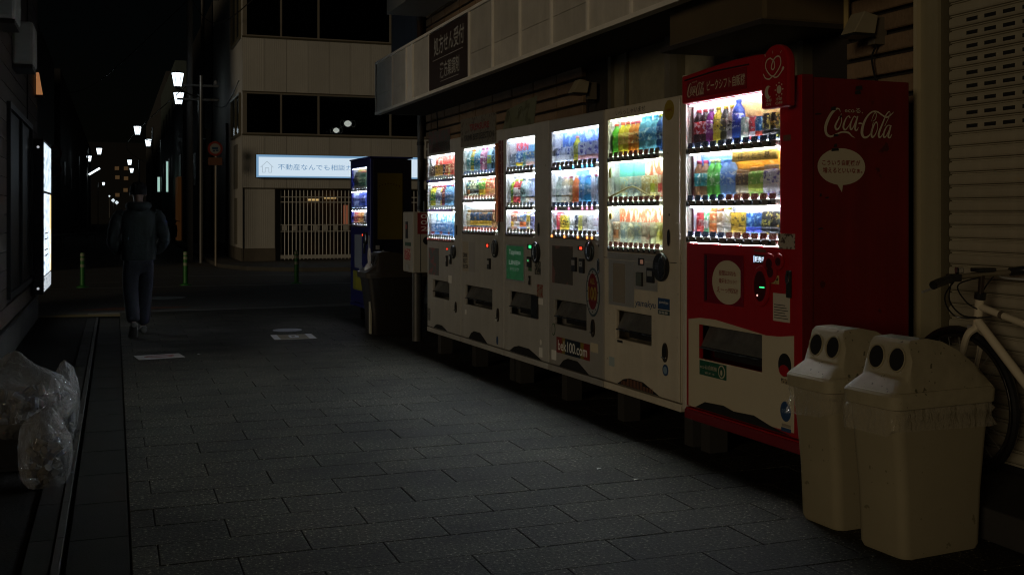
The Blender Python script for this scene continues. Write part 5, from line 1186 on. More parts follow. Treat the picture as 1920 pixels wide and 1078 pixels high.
# ------------------------------------------------------------------ trash bags
m_bag = film_mat('clear_trash_film', (.34, .34, .33), .17, .17)
def trash(loc, rad, seed, label, contents, neck=.1):
    t = thing('trash_bag', label, 'trash bag', loc, 0, 'clear trash bags on the left pavement')
    crumple('film', (0, 0, rad[2] * .8), rad, seed, m_bag, t, neck=neck, sub=5, amp=.13)
    mb = MB(); rgc = random.Random(seed)
    for k in range(34):
        an_ = rgc.uniform(0, 2 * PI); rr_ = .55 * math.sqrt(rgc.random()); p = Vector((rr_ * math.cos(an_) * rad[0], rr_ * math.sin(an_) * rad[1], rad[2] * (.75 + rgc.uniform(-.5, .3)))); d = Vector((rgc.uniform(-1, 1), rgc.uniform(-1, 1), rgc.uniform(-1, 1))).normalized() * .045
        mb.cyl(p - d * .7, p + d * .7, .02, n=8, mi=k % 4)
    o = mb.build('contents', [M('trash_grey', (.05, .05, .048), .6), M('trash_brown', (.05, .04, .025), .6), M('trash_white', (.09, .09, .09), .6), M('trash_dark', (.03, .035, .06), .5)], t); o['kind'] = 'stuff'
    return t
trash((-.52, 6.5, .16), (.31, .30, .225), 1, 'large clear trash bag with a twisted knot on the dark crate', 1, neck=.06)
trash((-.285, 7.0, .0), (.085, .12, .27), 2, 'small upright clear trash bag behind the larger ones', 1, neck=0)
trash((-.33, 5.95, .0), (.13, .15, .21), 4, 'clear trash bag slumped lowest and nearest the kerb', 1, neck=0)
t = thing('crate', 'dark open plastic crate under the large trash bag', 'crate', (-.62, 6.5, 0))
box('base', (-.28, .22, -.2, .3, .005, .03), m_black, t)
for d in ((-.28, -.26, -.2, .3), (.20, .22, -.2, .3), (-.259, .199, -.2, -.18), (-.259, .199, .28, .3)): box('side_panel', (*d, .031, .25), m_black, t)

# ------------------------------------------------------------------ walking man
def skin(name, pts, edges, m, parent, root=0, sub=2):
    """pts: (x, y, z, rx, ry)"""
    me = bpy.data.meshes.new(name); me.from_pydata([p[:3] for p in pts], edges, []); me.materials.append(m)
    o = bpy.data.objects.new(name, me); col.objects.link(o); o.parent = parent
    md = o.modifiers.new('skin', 'SKIN'); md.use_smooth_shade = True
    for i, p in enumerate(pts):
        sv = me.skin_vertices[0].data[i]; sv.radius = (p[3], p[4]); sv.use_root = (i == root)
    s = o.modifiers.new('sub', 'SUBSURF'); s.levels = sub; s.render_levels = sub
    return o
man = thing('person', 'person in dark hooded jacket, jeans and knit cap walking away with hands in pockets', 'person', (.25, 12.85, 0), R(4))
m_skin = M('skin', (.28, .17, .12), .5, var=.05)
# body: pelvis, spine, neck, head, legs, arms with hands in jacket pockets in front
bp = [(0, .01, .93, .085, .06), (0, .02, 1.10, .085, .06), (0, .02, 1.28, .085, .06), (0, .02, 1.40, .06, .05), (0, .03, 1.50, .048, .05), (0, .04, 1.56, .055, .06), (0, .05, 1.62, .072, .086), (0, .05, 1.68, .062, .075),
      (-.10, 0, .88, .08, .08), (-.085, -.02, .50, .05, .05), (-.072, -.25, .15, .03, .03), (-.072, -.22, .07, .03, .03),
      (.09, 0, .88, .08, .08), (.085, .17, .50, .05, .05), (.078, .26, .12, .034, .034), (.078, .34, .05, .03, .03),
      (-.19, .02, 1.38, .05, .05), (-.27, -.02, 1.12, .04, .04), (-.20, .16, .98, .032, .032), (-.15, .20, .95, .03, .018),
      (.19, .02, 1.38, .05, .05), (.27, -.02, 1.12, .04, .04), (.20, .16, .98, .032, .032), (.15, .20, .95, .03, .018)]
be = [(0, 1), (1, 2), (2, 3), (3, 4), (4, 5), (5, 6), (6, 7), (0, 8), (8, 9), (9, 10), (10, 11), (0, 12), (12, 13), (13, 14), (14, 15), (3, 16), (16, 17), (17, 18), (18, 19), (3, 20), (20, 21), (21, 22), (22, 23)]
for s, root in ((-1, 19), (1, 23)):
    for f in range(4):
        i = len(bp); bx, by, bz = bp[root][:3]
        bp += [(bx - s * .02, by + .02, bz + .012 - .012 * f, .009, .009), (bx - s * .05, by + .028, bz + .012 - .015 * f, .008, .008)]; be += [(root, i), (i, i + 1)]
    i = len(bp); bp += [(bp[root][0] - s * .0, bp[root][1] - .0, bp[root][2] + .03, .011, .011)]; be += [(root, i)]
skin('body', bp, be, m_skin, man)
for s in (-1, 1): MB().lathe([(.004, -.03), (.014, -.015), (.016, .01), (.006, .03)], 8, (s * .078, .045, 1.615)).build('ear', m_skin, man, smooth=True)
m_jk = M('jacket_cloth', (.042, .055, .054), .85, var=.25, vs=9, bump=.6, bs=14)
rings = []
for z, rx_, ry_, cy in ((.86, .178, .120, .0), (.875, .188, .128, .0), (.93, .186, .128, -.005), (.96, .192, .134, -.008), (1.05, .186, .128, -.008), (1.16, .190, .132, -.014), (1.28, .200, .138, -.02), (1.36, .196, .128, -.015), (1.41, .165, .108, -.005), (1.445, .115, .092, .005), (1.475, .082, .082, .015), (1.50, .070, .074, .02)):
    rings.append([(rx_ * math.copysign(abs(math.cos(a)) ** .85, math.cos(a)) + .004 * noise.noise(Vector((a * 2, z * 16, 3))), cy + ry_ * math.copysign(abs(math.sin(a)) ** .85, math.sin(a)) + .012 * noise.noise(Vector((a * 1.6, z * 13, 7))), z) for a in [2 * PI * k / 36 for k in range(36)]])
loft(rings).build('jacket', m_jk, man, smooth=True)
for sg in (-1, 1):
    MB().tube(crom([(.155 * sg, -.005, 1.385), (.205 * sg, -.01, 1.35), (.243 * sg, -.03, 1.24), (.272 * sg, -.05, 1.12), (.268 * sg, -.02, 1.06), (.235 * sg, .07, 1.0), (.19 * sg, .135, .965)]), [v for q in range(36) for v in (.062 + .014 * math.sin(PI * min(1, q / 18)) + .004 * math.sin(q * 1.9),)] + [.05], 14).build('sleeve', m_jk, man, smooth=True)
MB().tube(crom([(-.095, .07, 1.465), (-.10, -.01, 1.475), (-.06, -.085, 1.475), (0, -.105, 1.465), (.06, -.085, 1.475), (.10, -.01, 1.475), (.095, .07, 1.465)]), [.035 + .016 * math.sin(PI * q / 36) for q in range(37)], 12).build('hood', m_jk, man, smooth=True)
m_jn = M('denim', (.04, .043, .056), .85, var=.35, vs=8, bump=.5, bs=20)
tp_ = [(0, 0, .93, .165, .115), (0, 0, .86, .155, .12),
       (-.085, -.01, .76, .092, .10), (-.085, -.02, .52, .084, .09), (-.082, -.09, .40, .082, .086), (-.075, -.20, .25, .074, .08), (-.072, -.25, .17, .070, .078),
       (.085, .05, .76, .092, .10), (.085, .17, .52, .084, .09), (.082, .21, .36, .08, .084), (.078, .24, .2, .076, .08), (.075, .27, .09, .074, .082)]
te = [(0, 1), (1, 2), (2, 3), (3, 4), (4, 5), (5, 6), (1, 7), (7, 8), (8, 9), (9, 10), (10, 11)]
skin('jeans', tp_, te, m_jn, man, 0)
bn = MB(); rings = []
for z, r in ((1.60, .096), (1.63, .101), (1.66, .102), (1.69, .098), (1.72, .082), (1.742, .055), (1.75, .015)): rings.append([(r * .92 * math.cos(2 * PI * k / 20), .03 + r * 1.05 * math.sin(2 * PI * k / 20), z) for k in range(20)])
loft(rings).build('knit_cap', M('knit_black', (.012, .012, .013), .9, bump=.6, bs=90), man, smooth=True)
def shoe(loc, rx_):
    rings = []
    for y, hw, h in ((-.07, .026, .05), (-.055, .04, .085), (0, .042, .09), (.06, .047, .07), (.13, .052, .05), (.19, .045, .04), (.215, .02, .028)):
        rings.append([(hw * math.cos(a), y, max(0.004, h / 2 + h / 2 * math.sin(a))) for a in [2 * PI * k / 14 for k in range(14)]])
    o = loft(rings).build('shoe', M('shoe_grey', (.13, .125, .11), .6, var=.2), man, smooth=True); o.location = loc; o.rotation_euler = (rx_, 0, 0)
shoe((-.072, -.30, .085), R(-38)); shoe((.076, .26, .0), 0)
man.scale = (1, 1, .985)

# ------------------------------------------------------------------ bollards
m_gr = M('green_plastic', (.03, .24, .03), .45, var=.2, vs=6)
pr = [(-.565, 21.84, 'green lane bollard left of the walking man'), (1.285, 21.81, 'green lane bollard right of the walking man'), (3.372, 21.56, 'green lane bollard in front of the slatted gate')]
first = None
for x, y, lab in pr:
    t = thing('bollard', lab, 'bollard', (x, y, -.02), 0, 'green bollards along the white line')
    if first is None:
        p1 = MB().lathe([(.11, 0), (.11, .015), (.05, .04), (.043, .06), (.043, .62), (.036, .65), (.01, .655)], 16).mesh('post', m_gr); b1 = MB().lathe([(.0445, 0), (.0445, .055)], 16).mesh('reflector_band', M('reflector', (.35, .38, .25), .35)); first = 1
    o = put('post', p1, t, smooth=True)
    for z in (.38, .50, .585): put('reflector_band', b1, o, loc=(0, 0, z))

# ------------------------------------------------------------------ OFFICE BUILDING across the street
OX, OY = 3.236, 29.9
ob = thing('office_building', 'beige ribbed office building across the street with lit sign and slatted gate', 'building', (OX, OY, 0))
m_off = M('ribbed_cladding', (.62, .61, .56), .6, var=.10, vs=1.5, streak=.06, objvar=.06)
# vertical ribs as real-looking relief via a wave bump
N_, L_ = m_off.node_tree.nodes, m_off.node_tree.links
wv = N_.new('ShaderNodeTexWave'); wv.bands_direction = 'X'; wv.inputs['Scale'].default_value = 5.5; tc_ = N_.new('ShaderNodeTexCoord'); L_.new(tc_.outputs['Object'], wv.inputs[0])
bp_n = N_.new('ShaderNodeBump'); bp_n.inputs['Distance'].default_value = .03; bp_n.inputs['Strength'].default_value = .13; L_.new(wv.outputs[1], bp_n.inputs['Height']); L_.new(bp_n.outputs[0], N_['Principled BSDF'].inputs['Normal'])
m_offs = M('side_render_office', (.58, .565, .515), .65, var=.16, vs=1.2, streak=.1, bump=.1)
WO = 10.0
def O(n_, d, m, bevel=0, parent=None): return box(n_, d, m, parent or ob, bevel)
for a, b in ((2.06, 3.50), (4.65, 6.14), (7.95, 9.2)):     # cladding bands
    k = 0; x = 0
    while x < WO:
        x2 = min(x + .585, WO); O('cladding_panel', (x + .004, x2 - .004, 0, .12, a, b), m_off); x = x2
O('ground_pier', (0.0, .86, .05, .3, .0, 2.03), m_off); O('pier_base', (-.01, .88, .02, .049, 0.02, .42), M('base_stone', (.16, .14, .11), .7, var=.2))
O('lintel', (0, WO, .02, .3, 2.031, 2.058), M('bronze_frame'))
O('side_wall', (-.004, .0, .001, 9.3, 0, 9.2), m_offs); O('side_base', (-.03, -.005, .0, 9.3, 0.01, .42), M('base_stone'))
O('core', (.02, WO, .6, 9.2, 0, 3.4), m_dark); O('core', (.02, WO, 3.0, 9.2, 3.41, 9.2), m_dark); O('floor_slab', (.01, WO, .121, 2.9, 3.36, 3.49), M('slab', (.1, .1, .09), .8)); O('floor_slab', (.01, WO, .121, 2.9, 6.0, 6.13), M('slab')); O('ceiling', (.01, WO, .121, 2.9, 4.66, 4.72), M('slab')); 
m_of = M('office_frame', (.26, .235, .19), .5); m_og = pane_mat('office_glass', (.55, .55, .5), .35)
for lev, (a, b) in enumerate(((3.50, 4.65), (6.14, 7.95))):
    xs = [0.06, 1.0, 2.02, 4.05, 4.95, 6.5, 8.0, 9.9]
    for i in range(len(xs) - 1):
        w = MB().box(xs[i], xs[i] + .05, 0.0, .08, a + .001, b - .001).box(xs[i] + .051, xs[i + 1] - .001, 0, .08, a + .001, a + .05).box(xs[i] + .051, xs[i + 1] - .001, 0, .08, b - .05, b - .001).build('window', m_of, ob, fix=False)
        O('pane', (xs[i] + .051, xs[i + 1] - .001, .035, .042, a + .051, b - .051), m_og, parent=w)
    O('window_back', (.02, WO, 2.5, 2.52, a, b), m_dark)
O('corner_frame', (0, .058, 0, .1, 3.501, 4.649), m_of); O('corner_frame', (0, .058, 0, .1, 6.141, 7.949), m_of)
O('sill', (-.02, WO, -.03, -.002, 3.47, 3.51), M('bronze_frame')); O('sill', (-.02, WO, -.03, -.002, 6.11, 6.15), M('bronze_frame')); O('head', (-.02, WO, -.02, -.002, 4.645, 4.67), M('bronze_frame'))
O('blind', (.1, .58, .14, .15, 3.56, 4.6), print_mat('leaf_blind', H('#a09878'), H('#2a2418'), 5, .62)); O('blind', (.1, 1.0, .14, .15, 6.2, 7.9), M('blind_grey', (.85, .85, .72), .7)); O('blind', (1.08, 1.95, .14, .15, 6.4, 7.9), M('blind_grey')); O('blind', (4.15, 4.9, .14, .15, 6.2, 7.9), M('blind_grey'))
# side windows
for (y0, y1, a, b) in ((.35, 2.6, 3.5, 4.65), (.35, 2.6, 6.14, 7.9)):
    w = MB().box(-.07, -.0045, y0, y1, a, a + .06).box(-.07, -.0045, y0, y1, b - .06, b).box(-.07, -.0045, y0, y0 + .06, a + .061, b - .061).box(-.07, -.0045, y1 - .06, y1, a + .061, b - .061).box(-.06, -.0045, (y0 + y1) / 2 - .03, (y0 + y1) / 2 + .03, a + .061, b - .061).build('window', M('bronze_frame'), ob, fix=False)
    box('pane', (-.03, -.005, y0 + .06, y1 - .06, a + .06, b - .06), M('side_glass', (.03, .035, .035), .1, spec=.9), w)
O('downpipe', (-.08, -.01, 3.9, 4.0, 0, 4.1), m_black); O('side_door', (-.02, -.0045, 1.2, 2.2, 2.06, 3.3), M('side_vent', (.16, .15, .12), .6)); O('meter_plate', (-.03, -.0045, 1.3, 1.9, .5, 1.8), M('side_vent'))
# glowing globes added behind the glass to stand in for lamp reflections
for x, z, s, lab in ((2.95, 3.90, .11, 'upper bright globe added for a lamp reflection in the upstairs office window'), (2.62, 3.70, .09, 'lower bright globe added for a lamp reflection in the upstairs office window')):
    t = thing('reflection_globe', lab, 'reflection stand-in', (OX + x, OY + .45, z), 0, 'globes added for window reflections')
    for k, (r, g) in enumerate(((s, 0),)): MB().lathe([(.01, -s * .8), (s * .6, -s * .62), (s, 0), (s * .6, s * .62), (.01, s * .8)], 18).build('globe', led('reflection_glow', (.85, .92, 1), 1.5), t, smooth=True)
    for dx in (-1, 1): MB().tube([(dx * s * 1.45 + s * .5 * math.cos(q * PI / 8), 0, s * .9 * math.sin(q * PI / 8)) for q in range(17)], .008, 5).build('reflection_ring', M('wire_pale', (.5, .5, .5), .4), t)
    MB().cyl((0, 0, s * .8), (0, 0, 4.6 - z), .006, n=6).build('cord', m_black, t)  # cord added only to hang the stand-in globe
t = thing('potted_item', 'small pale pot on the upstairs office window sill', 'pot', (OX + 2.25, OY + .25, 3.5)); MB().lathe([(.05, 0), (.07, .15), (.01, .15)], 12).build('pot', M('pot', (.3, .3, .28), .5), t)
# lit sign
t = thing('lit_sign', 'long white backlit shop sign with blue border and Japanese lettering', 'sign', (OX, OY, 0))
box('case', (.33, 4.92, -.18, -.005, 2.33, 2.955), M('sign_case', (.10, .14, .18), .5), t)
box('face_border', (.34, 4.91, -.186, -.1805, 2.34, 2.945), led('sign_blue', (.28, .52, .80), .62), t)
box('face', (.40, 4.91, -.190, -.1865, 2.38, 2.885), led('sign_white', (.66, .80, .92), .92), t)
ms = M('sign_ink', (.10, .22, .40), .6, emit=(.17, .33, .55), es=.75)
text('不動産なんでも相談カウンター', .91, 3.76, 2.545, 2.705, ms, t, -.192)
ribbons([[(0, .45, .04), (.5, 1, .04)], [(.5, 1, .04), (1, .45, .04)], [(.14, .55, .04), (.14, 0, .04)], [(.86, .55, .04), (.86, 0, .04)], [(.14, 0, .04), (.36, 0, .04)], [(.64, 0, .04), (.86, 0, .04)], [(.36, 0, .04), (.36, .4, .04)], [(.36, .4, .04), (.64, .4, .04)], [(.64, .4, .04), (.64, 0, .04)]], .45, .79, 2.47, 2.77, M('sign_ink2', (.2, .25, .3), .6, emit=(.36, .45, .52), es=.8), t, 'house_mark', y=-.192)
# gate
t = thing('slatted_gate', 'closed pale slatted metal gate across the office entrance', 'gate', (OX, OY, 0))
m_gt = M('gate_metal', (.85, .84, .78), .4, metal=.3, var=.15)
rod = MB().cyl((0, 0, .1), (0, 0, 2.0), .013, n=8).mesh('bar', m_gt)
for k in range(38): put('bar', rod, t, loc=(1.02 + k * .104, .02, 0))
for z in (.13, 1.80, 1.66): box('rail', (1.0, 4.95, -.005, .0065, z, z + (.10 if z < 1 else .03)), m_gt, t)
for k in range(14): box('gate_block', (1.05 + k * .28, 1.05 + k * .28 + .13, -.012, -.006, .90, 1.03), m_gt, t)
for z in (.86, 1.04): box('rail', (1.0, 4.95, -.005, .0065, z, z + .025), m_gt, t)
box('jamb', (.87, .99, -.02, .25, 0, 2.03), m_black, t)
t = thing('entrance_lobby', 'dim brown office lobby behind the slatted gate with small lit ceiling lights', 'lobby', (OX, OY, 0))
box('back_wall', (1.0, 8, .58, .60, 0, 2.03), print_mat('lobby_wall', (.05, .028, .016), (.02, .014, .01), 2.2, .5), t)
box('ceiling_light', (1.85, 2.15, .45, .57, 1.72, 1.77), led('lobby_light', (1, .66, .25), .55), t); box('ceiling_light', (2.3, 2.62, .45, .57, 1.78, 1.81), led('lobby_light', (1, .66, .25), .55), t)
box('orange_notice', (2.78, 2.90, .2, .22, 1.05, 1.6), M('notice_or', (.22, .07, .04), .5, emit=(.5, .16, .08), es=.25), t)  # notice gets part of its brightness from a painted-in glow

# ------------------------------------------------------------------ street furniture and far street
m_pole = M('grey_pole', (.20, .20, .19), .5, var=.15, metal=.3)
t = thing('road_sign', 'round no lorries road sign with red ring on a pale pole', 'road sign', (2.476, 29.2, 0))
MB().cyl((0, 0, 0), (0, 0, 3.25), .03, n=10).build('pole', M('pole_pale', (.30, .26, .19), .5), t)
MB().poly(ell(-.02, 3.05, .19, .19, 28), -.05, -.03).build('sign_face', M('sign_red', (.24, .03, .02), .4), t); MB().poly(ell(-.02, 3.05, .135, .135, 28), -.054, -.051).build('sign_white_disc', M('sign_wht', (.26, .26, .25), .4), t)
box('lorry_symbol', (-.10, .05, -.058, -.055, 3.03, 3.09), M('sign_blueink', (.02, .06, .12), .5), t); box('lorry_symbol', (.0, .06, -.058, -.055, 2.98, 3.02), M('sign_blueink'), t); box('lorry_symbol', (-.08, -.02, -.058, -.055, 2.97, 3.01), M('sign_blueink'), t)
box('plate', (-.20, .16, -.04, -.032, 2.62, 2.82), M('sign_plate_brown', (.16, .07, .04), .5), t)
t = thing('road_sign', 'round speed limit 20 sign above a no parking disc on the left', 'road sign', (-2.1, 43.4, 0))
MB().cyl((.0, 0, 0), (.0, 0, 3.9), .04, n=10).build('pole', m_pole, t)
MB().poly(ell(0, 3.58, .26, .26, 28), -.06, -.04).build('sign_face', M('sign_red_dim', (.30, .02, .02), .4), t); MB().poly(ell(0, 3.58, .19, .19, 28), -.064, -.061).build('sign_white_disc', M('sign_wht_dim', (.35, .32, .30), .4), t); text('20', -.11, .12, 3.49, 3.67, M('sign_blueink'), t, -.066, bold=.03)
MB().poly(ell(0, 2.98, .26, .26, 28), -.06, -.04).build('no_parking_disc', M('sign_red_dim'), t); MB().poly(ell(0, 2.98, .19, .19, 28), -.064, -.061).build('no_parking_face', M('sign_navy', (.01, .02, .08), .4), t)
# lanterns
lan_w = led('lantern_glass', (.80, .93, 1.0), 2.6); lan_hot = led('lantern_core', (.9, .97, 1.0), 26)
lm1 = MB(); n = 6
def lantern(loc, label, pole_off=None):
    t = thing('street_lamp', label, 'street lamp', loc, 0, 'white lantern street lamps'); t.scale = (.84, .84, .88)
    for nm, me in LM: put(nm, me, t)
    if pole_off is not None:
        px, ph = pole_off
        MB().cyl((px, .3, -loc[2] / .88), (px, .3, ph), .06, .045, n=10).build('pole', m_pole, t)
        MB().tube([(0, 0, -.26), (px * .5, .15, -.42), (px, .3, -.50)], .022, 6).build('arm', m_black, t)
LM = [('lamp_glass', MB().lathe([(.115, -.20), (.19, .20), (.05, .20)], 6).mesh('lamp_glass', lan_w)), ('lamp_bulb', None), ('lamp_cap', MB().lathe([(.22, .201), (.21, .215), (.05, .27), (.01, .28)], 6).mesh('lamp_cap', m_black)), ('lamp_base', MB().lathe([(.02, -.30), (.07, -.26), (.12, -.205)], 6).mesh('lamp_base', m_black))]
fb = MB()
for k in range(6):
    a = k * PI / 3; fb.cyl((.117 * math.cos(a), .117 * math.sin(a), -.20), (.192 * math.cos(a), .192 * math.sin(a), .20), .010, n=5)
LM.append(('lamp_frame', fb.mesh('lamp_frame', m_black)))
LM[0] = ('lamp_glass', MB().lathe([(.115, -.20), (.19, .20), (.05, .20)], 6).mesh('lamp_glass', lan_w))
LM[1] = ('lamp_bulb', MB().lathe([(.196, .03), (.196, .03)], 6).mesh('lamp_bulb', lan_w))
LM = [l for l in LM if l[0] != 'lamp_bulb']
lps = [(333, 150, 29.5), (335, 185, 34.3), (258, 245, 47.6), (278, 268, 55.9), (186, 284, 63.6), (167, 298, 72), (243, 305, 77.6), (247, 320, 92), (194, 345, 134)]
th = R(20.14); cth, sth = math.cos(th), math.sin(th)
LPOS = []
for px, py, Z in lps:
    k = (px - 960) / 2031; LPOS.append((Z * (k * cth + sth), Z * (cth - k * sth), 1.37 + (400 - py) * Z / 2031))
LPOS = [tuple(round(c, 2) for c in p) for p in LPOS]
words = ['nearest hexagonal lit lantern, upper one of the pair by the office building', 'second lit lantern, just below the nearest one by the office building', 'lit lantern in the middle of the street view, upper of its pair', 'lit lantern right of and lower than the middle upper lantern',
         'lit lantern on the left side of the street, upper of two', 'lit lantern on the left side of the street, lower of two', 'small lit lantern above the walking head, upper one', 'small lit lantern above the walking head, lower one', 'tiny far lit lantern low on the left side of the street']
for i, (p, wd) in enumerate(zip(LPOS, words)):
    side_ = 1 if i in (0, 1, 2, 3, 6, 7) else -1
    lantern(p, wd, (.75 * side_, 0.2))
t = thing('light_tube_lamp', 'slanted fluorescent street tube glowing at the left of the street', 'street lamp', (-.55, 62, 0))
MB().cyl((-.75, 0, 3.42), (-.2, .0, 3.78), .05, n=8).build('tube', led('tube_white', (.85, .95, 1), 2.2), t); MB().cyl((-.85, .1, 0), (-.85, .1, 3.8), .06, n=8).build('pole', m_pole, t)
for (px, py, Z, r, lab) in ((212, 376, 120, .22, 'faint far lamp dot left of the hooded head'), (219, 380, 120, .22, 'faint far lamp dot nearest the hooded head'), (205, 368, 150, .14, 'faintest tiny far lamp dot down the street')):
    k = (px - 960) / 2031
    t = thing('far_lamp', lab, 'street lamp', (round(Z * (k * cth + sth), 2), round(Z * (cth - k * sth), 2), round(1.37 + (400 - py) * Z / 2031, 2)), 0, 'far lamp dots')
    MB().lathe([(.01, -r), (r, 0), (.01, r)], 10).build('globe', led('far_white', (.75, .85, .9), .9), t); MB().cyl((0, .1, -3), (0, .1, -r), .05, n=6).build('pole', m_pole, t)
# utility pole + wires beside the office
t = thing('utility_pole', 'grey concrete utility pole with transformer brackets beside the office building', 'utility pole', (2.02, 32.4, 0))
MB().cyl((0, 0, 0), (0, 0, 11), .095, .08, n=14).build('pole', M('pole_concrete', (.22, .22, .22), .7, var=.15), t, smooth=True)
for z in (4.6, 5.0, 7.5): box('crossarm', (-.35, .8, -.14, -.10, z, z + .06), m_pole, t)
for x in (-.3, .3, .7): MB().lathe([(.03, 0), (.05, .05), (.02, .12)], 8, (x, -.18, 5.07)).build('insulator', M('porcelain', (.4, .4, .4), .3), t)
t = thing('utility_pole', 'slim dark steel pole carrying cables right of the concrete pole', 'utility pole', (2.95, 40.2, 0)); MB().cyl((0, 0, 0), (0, 0, 9), .07, n=10).build('pole', M('pole_dark', (.10, .095, .09), .5, metal=.4), t)
for z in (2.5, 3.2, 4.0): box('pipe_bracket', (-.1, .1, -.1, .1, z, z + .04), m_steel, t)
for k, (a, b, c) in enumerate((((2.0, 32.4, 7.6), (2.9, 30, 6.6), (4.5, 12, 7.2)), ((2.0, 32.4, 5.1), (0.6, 62, 5.0), (2.2, 90, 5.4)), ((2.0, 32.4, 7.5), (-1, 50, 6.8), (-3.5, 60, 7.5)), ((2.9, 40, 5.4), (3.1, 34, 4.6), (3.2, 30.5, 5.0)))):
    o = MB().tube(crom([a, b, c], 10), .014, 5).build('overhead_cable', m_black); tag(o, ['black overhead cable running toward the camera from the pole', 'black overhead cable running down the far street', 'black overhead cable crossing the far street', 'short black cable from pole to office wall'][k], 'cable')
# far buildings, right side
def facade(name, label, x0, x1, y0, y1, h, m, wins, toward=-1, extra=None):
    t = thing(name, label, 'building', (x0, y0, 0)); box('wall', (0, x1 - x0, 0, y1 - y0, 0, h), m, t)
    L2 = y1 - y0
    for (a, b, c, d) in wins:
        if toward < 0: w = box('window', (-.03, -.002, a, b, c, d), m_black, t)
        else: w = box('window', (x1 - x0 + .002, x1 - x0 + .03, a, b, c, d), m_black, t)
    return t
t = facade('far_building', 'dark building with pale pilasters just beyond the office building', 3.3, 12, 40.5, 52, 9, M('far_wall_a', (.05, .045, .04), .8, var=.2), [(1, 2.2, 2.6, 4), (5, 6.2, 2.6, 4), (8, 9.5, 2.6, 4)])
for k, y in enumerate((.0, .9, 2.6)): box('pilaster', (-.25, -.04, y, y + .3, 0, 4.4), M('pilaster_beige', (.36, .28, .17), .6, var=.15), t)
t = facade('far_building', 'low building with an orange brown front in the far street', 3.0, 10, 53, 63, 7, M('far_wall_b', (.045, .045, .045), .8), [(1, 3, 3, 4.2)])
box('orange_front', (-.2, -.04, .5, 2.6, 0, 3.1), M('orange_front', (.32, .13, .04), .6, emit=(.5, .2, .06), es=.035), t)  # faint emission stands in for lamp light on this front
t = facade('far_building', 'pale green grey building face further down the right side', 3.2, 10, 64, 84, 10, M('far_wall_c', (.10, .13, .12), .8, var=.2), [(a, a + 1.5, z, z + 1.3) for a in (2, 6, 10, 14) for z in (3.5, 6.5)])
t = facade('far_building', 'tall dim building closing the far right side of the street', 3.6, 10, 85, 140, 12, M('far_wall_d', (.06, .06, .06), .8), [(a, a + 2, z, z + 1.4) for a in (3, 10, 20) for z in (3, 6)])
for (y, x, z0, z1, w_, lab) in ((62.5, 2.2, 2.55, 3.35, .22, 'left of two narrow glowing green white vertical signs'), (60, 2.55, 2.5, 4.1, .10, 'right of two narrow glowing green white vertical signs')):
    t = thing('vertical_sign', lab, 'sign', (x, y, 0), 0, 'glowing vertical signs down the street'); box('lit_face', (0, w_, -.05, .0, z0, z1), led('sign_mint', (.55, .9, .78), .6), t); box('frame', (-.02, w_ + .02, .001, .08, z0 - .05, z1 + .05), m_black, t)
# left side of the street
t = facade('far_building', 'dark narrow building front on the left side beyond the crossing', -12, -3.3, 27, 44, 10, M('far_wall_e', (.03, .03, .03), .8), [(2, 4, 3, 4.3), (8, 10, 3, 4.3)], 1)
t = facade('far_building', 'grey rendered building on the left side lit at its base', -12, -2.9, 46, 60, 9, M('far_wall_f', (.12, .12, .11), .8, var=.25), [(2, 3.4, 3, 4.4), (8, 9.4, 3, 4.4)], 1)
t = facade('far_building', 'dark long building on the far left side of the street', -12, -2.7, 62, 140, 9, M('far_wall_e'), [(4, 6, 3, 4.3), (14, 16, 3, 4.3)], 1)
t = thing('guard_rail', 'short white guard rail at the left street entrance', 'guard rail', (-2.2, 41.5, 0)); MB().tube([(-.6, 0, .0), (-.6, 0, .55), (1.5, 2.5, .6), (1.5, 2.5, 0)], .05, 8).build('rail', M('rail_white', (.35, .35, .33), .5), t); MB().cyl((.4, 1.2, 0), (.4, 1.2, .57), .045, n=8).build('post', M('rail_white'), t)
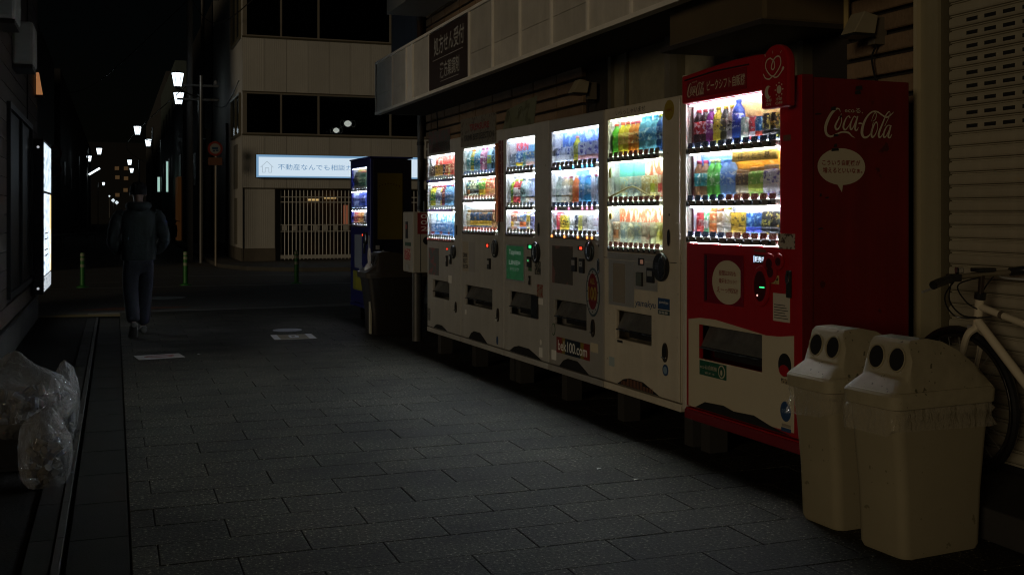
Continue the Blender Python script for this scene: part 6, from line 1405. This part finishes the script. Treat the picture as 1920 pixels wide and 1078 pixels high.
t = thing('apartment_tower', 'distant dark apartment tower with a few small orange lit windows', 'building', (-8, 255, 0)); box('wall', (0, 16, 0, 12, 0, 17), M('tower_wall', (.02, .02, .02), .9), t)
for (x, z) in ((8.0, 10.9), (9.9, 10.9), (8.1, 8.9), (9.9, 8.7), (9.8, 6.1), (8.1, 5.0)): box('lit_window', (x, x + .9, -.2, -.05, z, z + .8), led('win_orange', (1, .55, .22), .05), t)
t = thing('parked_scooter', 'small dark scooter with pale headlight shell parked in the far street', 'scooter', (2.45, 50.5, 0), R(8))
MB().lathe([(.01, -.13), (.12, -.05), (.13, .05), (.06, .13), (.01, .14)], 12, (0, 0, .98)).build('headlight_shell', M('shell_pale', (.3, .3, .3), .3), t, smooth=True)
loft([rrect(.13, .10, .30, r=.04), rrect(.17, .12, .60, r=.05), rrect(.13, .10, .86, r=.04)]).build('front_shield', m_black, t, smooth=True)
for y in (0, 1.15): MB().tube([(0, y + .22 * math.cos(2 * PI * k / 20), .22 + .22 * math.sin(2 * PI * k / 20)) for k in range(21)], .05, 8).build('wheel', m_black, t)
box('seat', (-.13, .13, .55, 1.2, .68, .78), m_black, t, .03); box('body', (-.12, .12, .12, 1.2, .28, .66), M('scooter_body', (.05, .05, .06), .3), t, .04); MB().tube([(-.32, .08, 1.0), (0, .05, 1.06), (.32, .08, 1.0)], .018, 6).build('handlebar', m_black, t)
for x, y, c, lab in ((2.42, 5.28, (.5, .5, .45), 'tiny white paper scrap on the pavers in front of the red machine'), (2.5, 5.0, (.45, .42, .35), 'thin pale litter strip on the pavers before the bins'), (.75, 10.9, (.5, .5, .5), 'tiny white litter flake right of the oval notice plate')):
    o = MB().add([(x, y, .004), (x + .03, y + .006, .007), (x + .027, y + .018, .004), (x + .006, y + .015, .008)], [(0, 1, 2, 3)]).add([(x, y, .003), (x + .03, y + .006, .006), (x + .027, y + .018, .003), (x + .006, y + .015, .007)], [(3, 2, 1, 0)]).build('litter', M('litter' + str(round(x * 10)), c, .7), fix=False); tag(o, lab, 'litter')
print('pavers', n_pav, 'bricks', ncount, 'objects', len(bpy.data.objects))
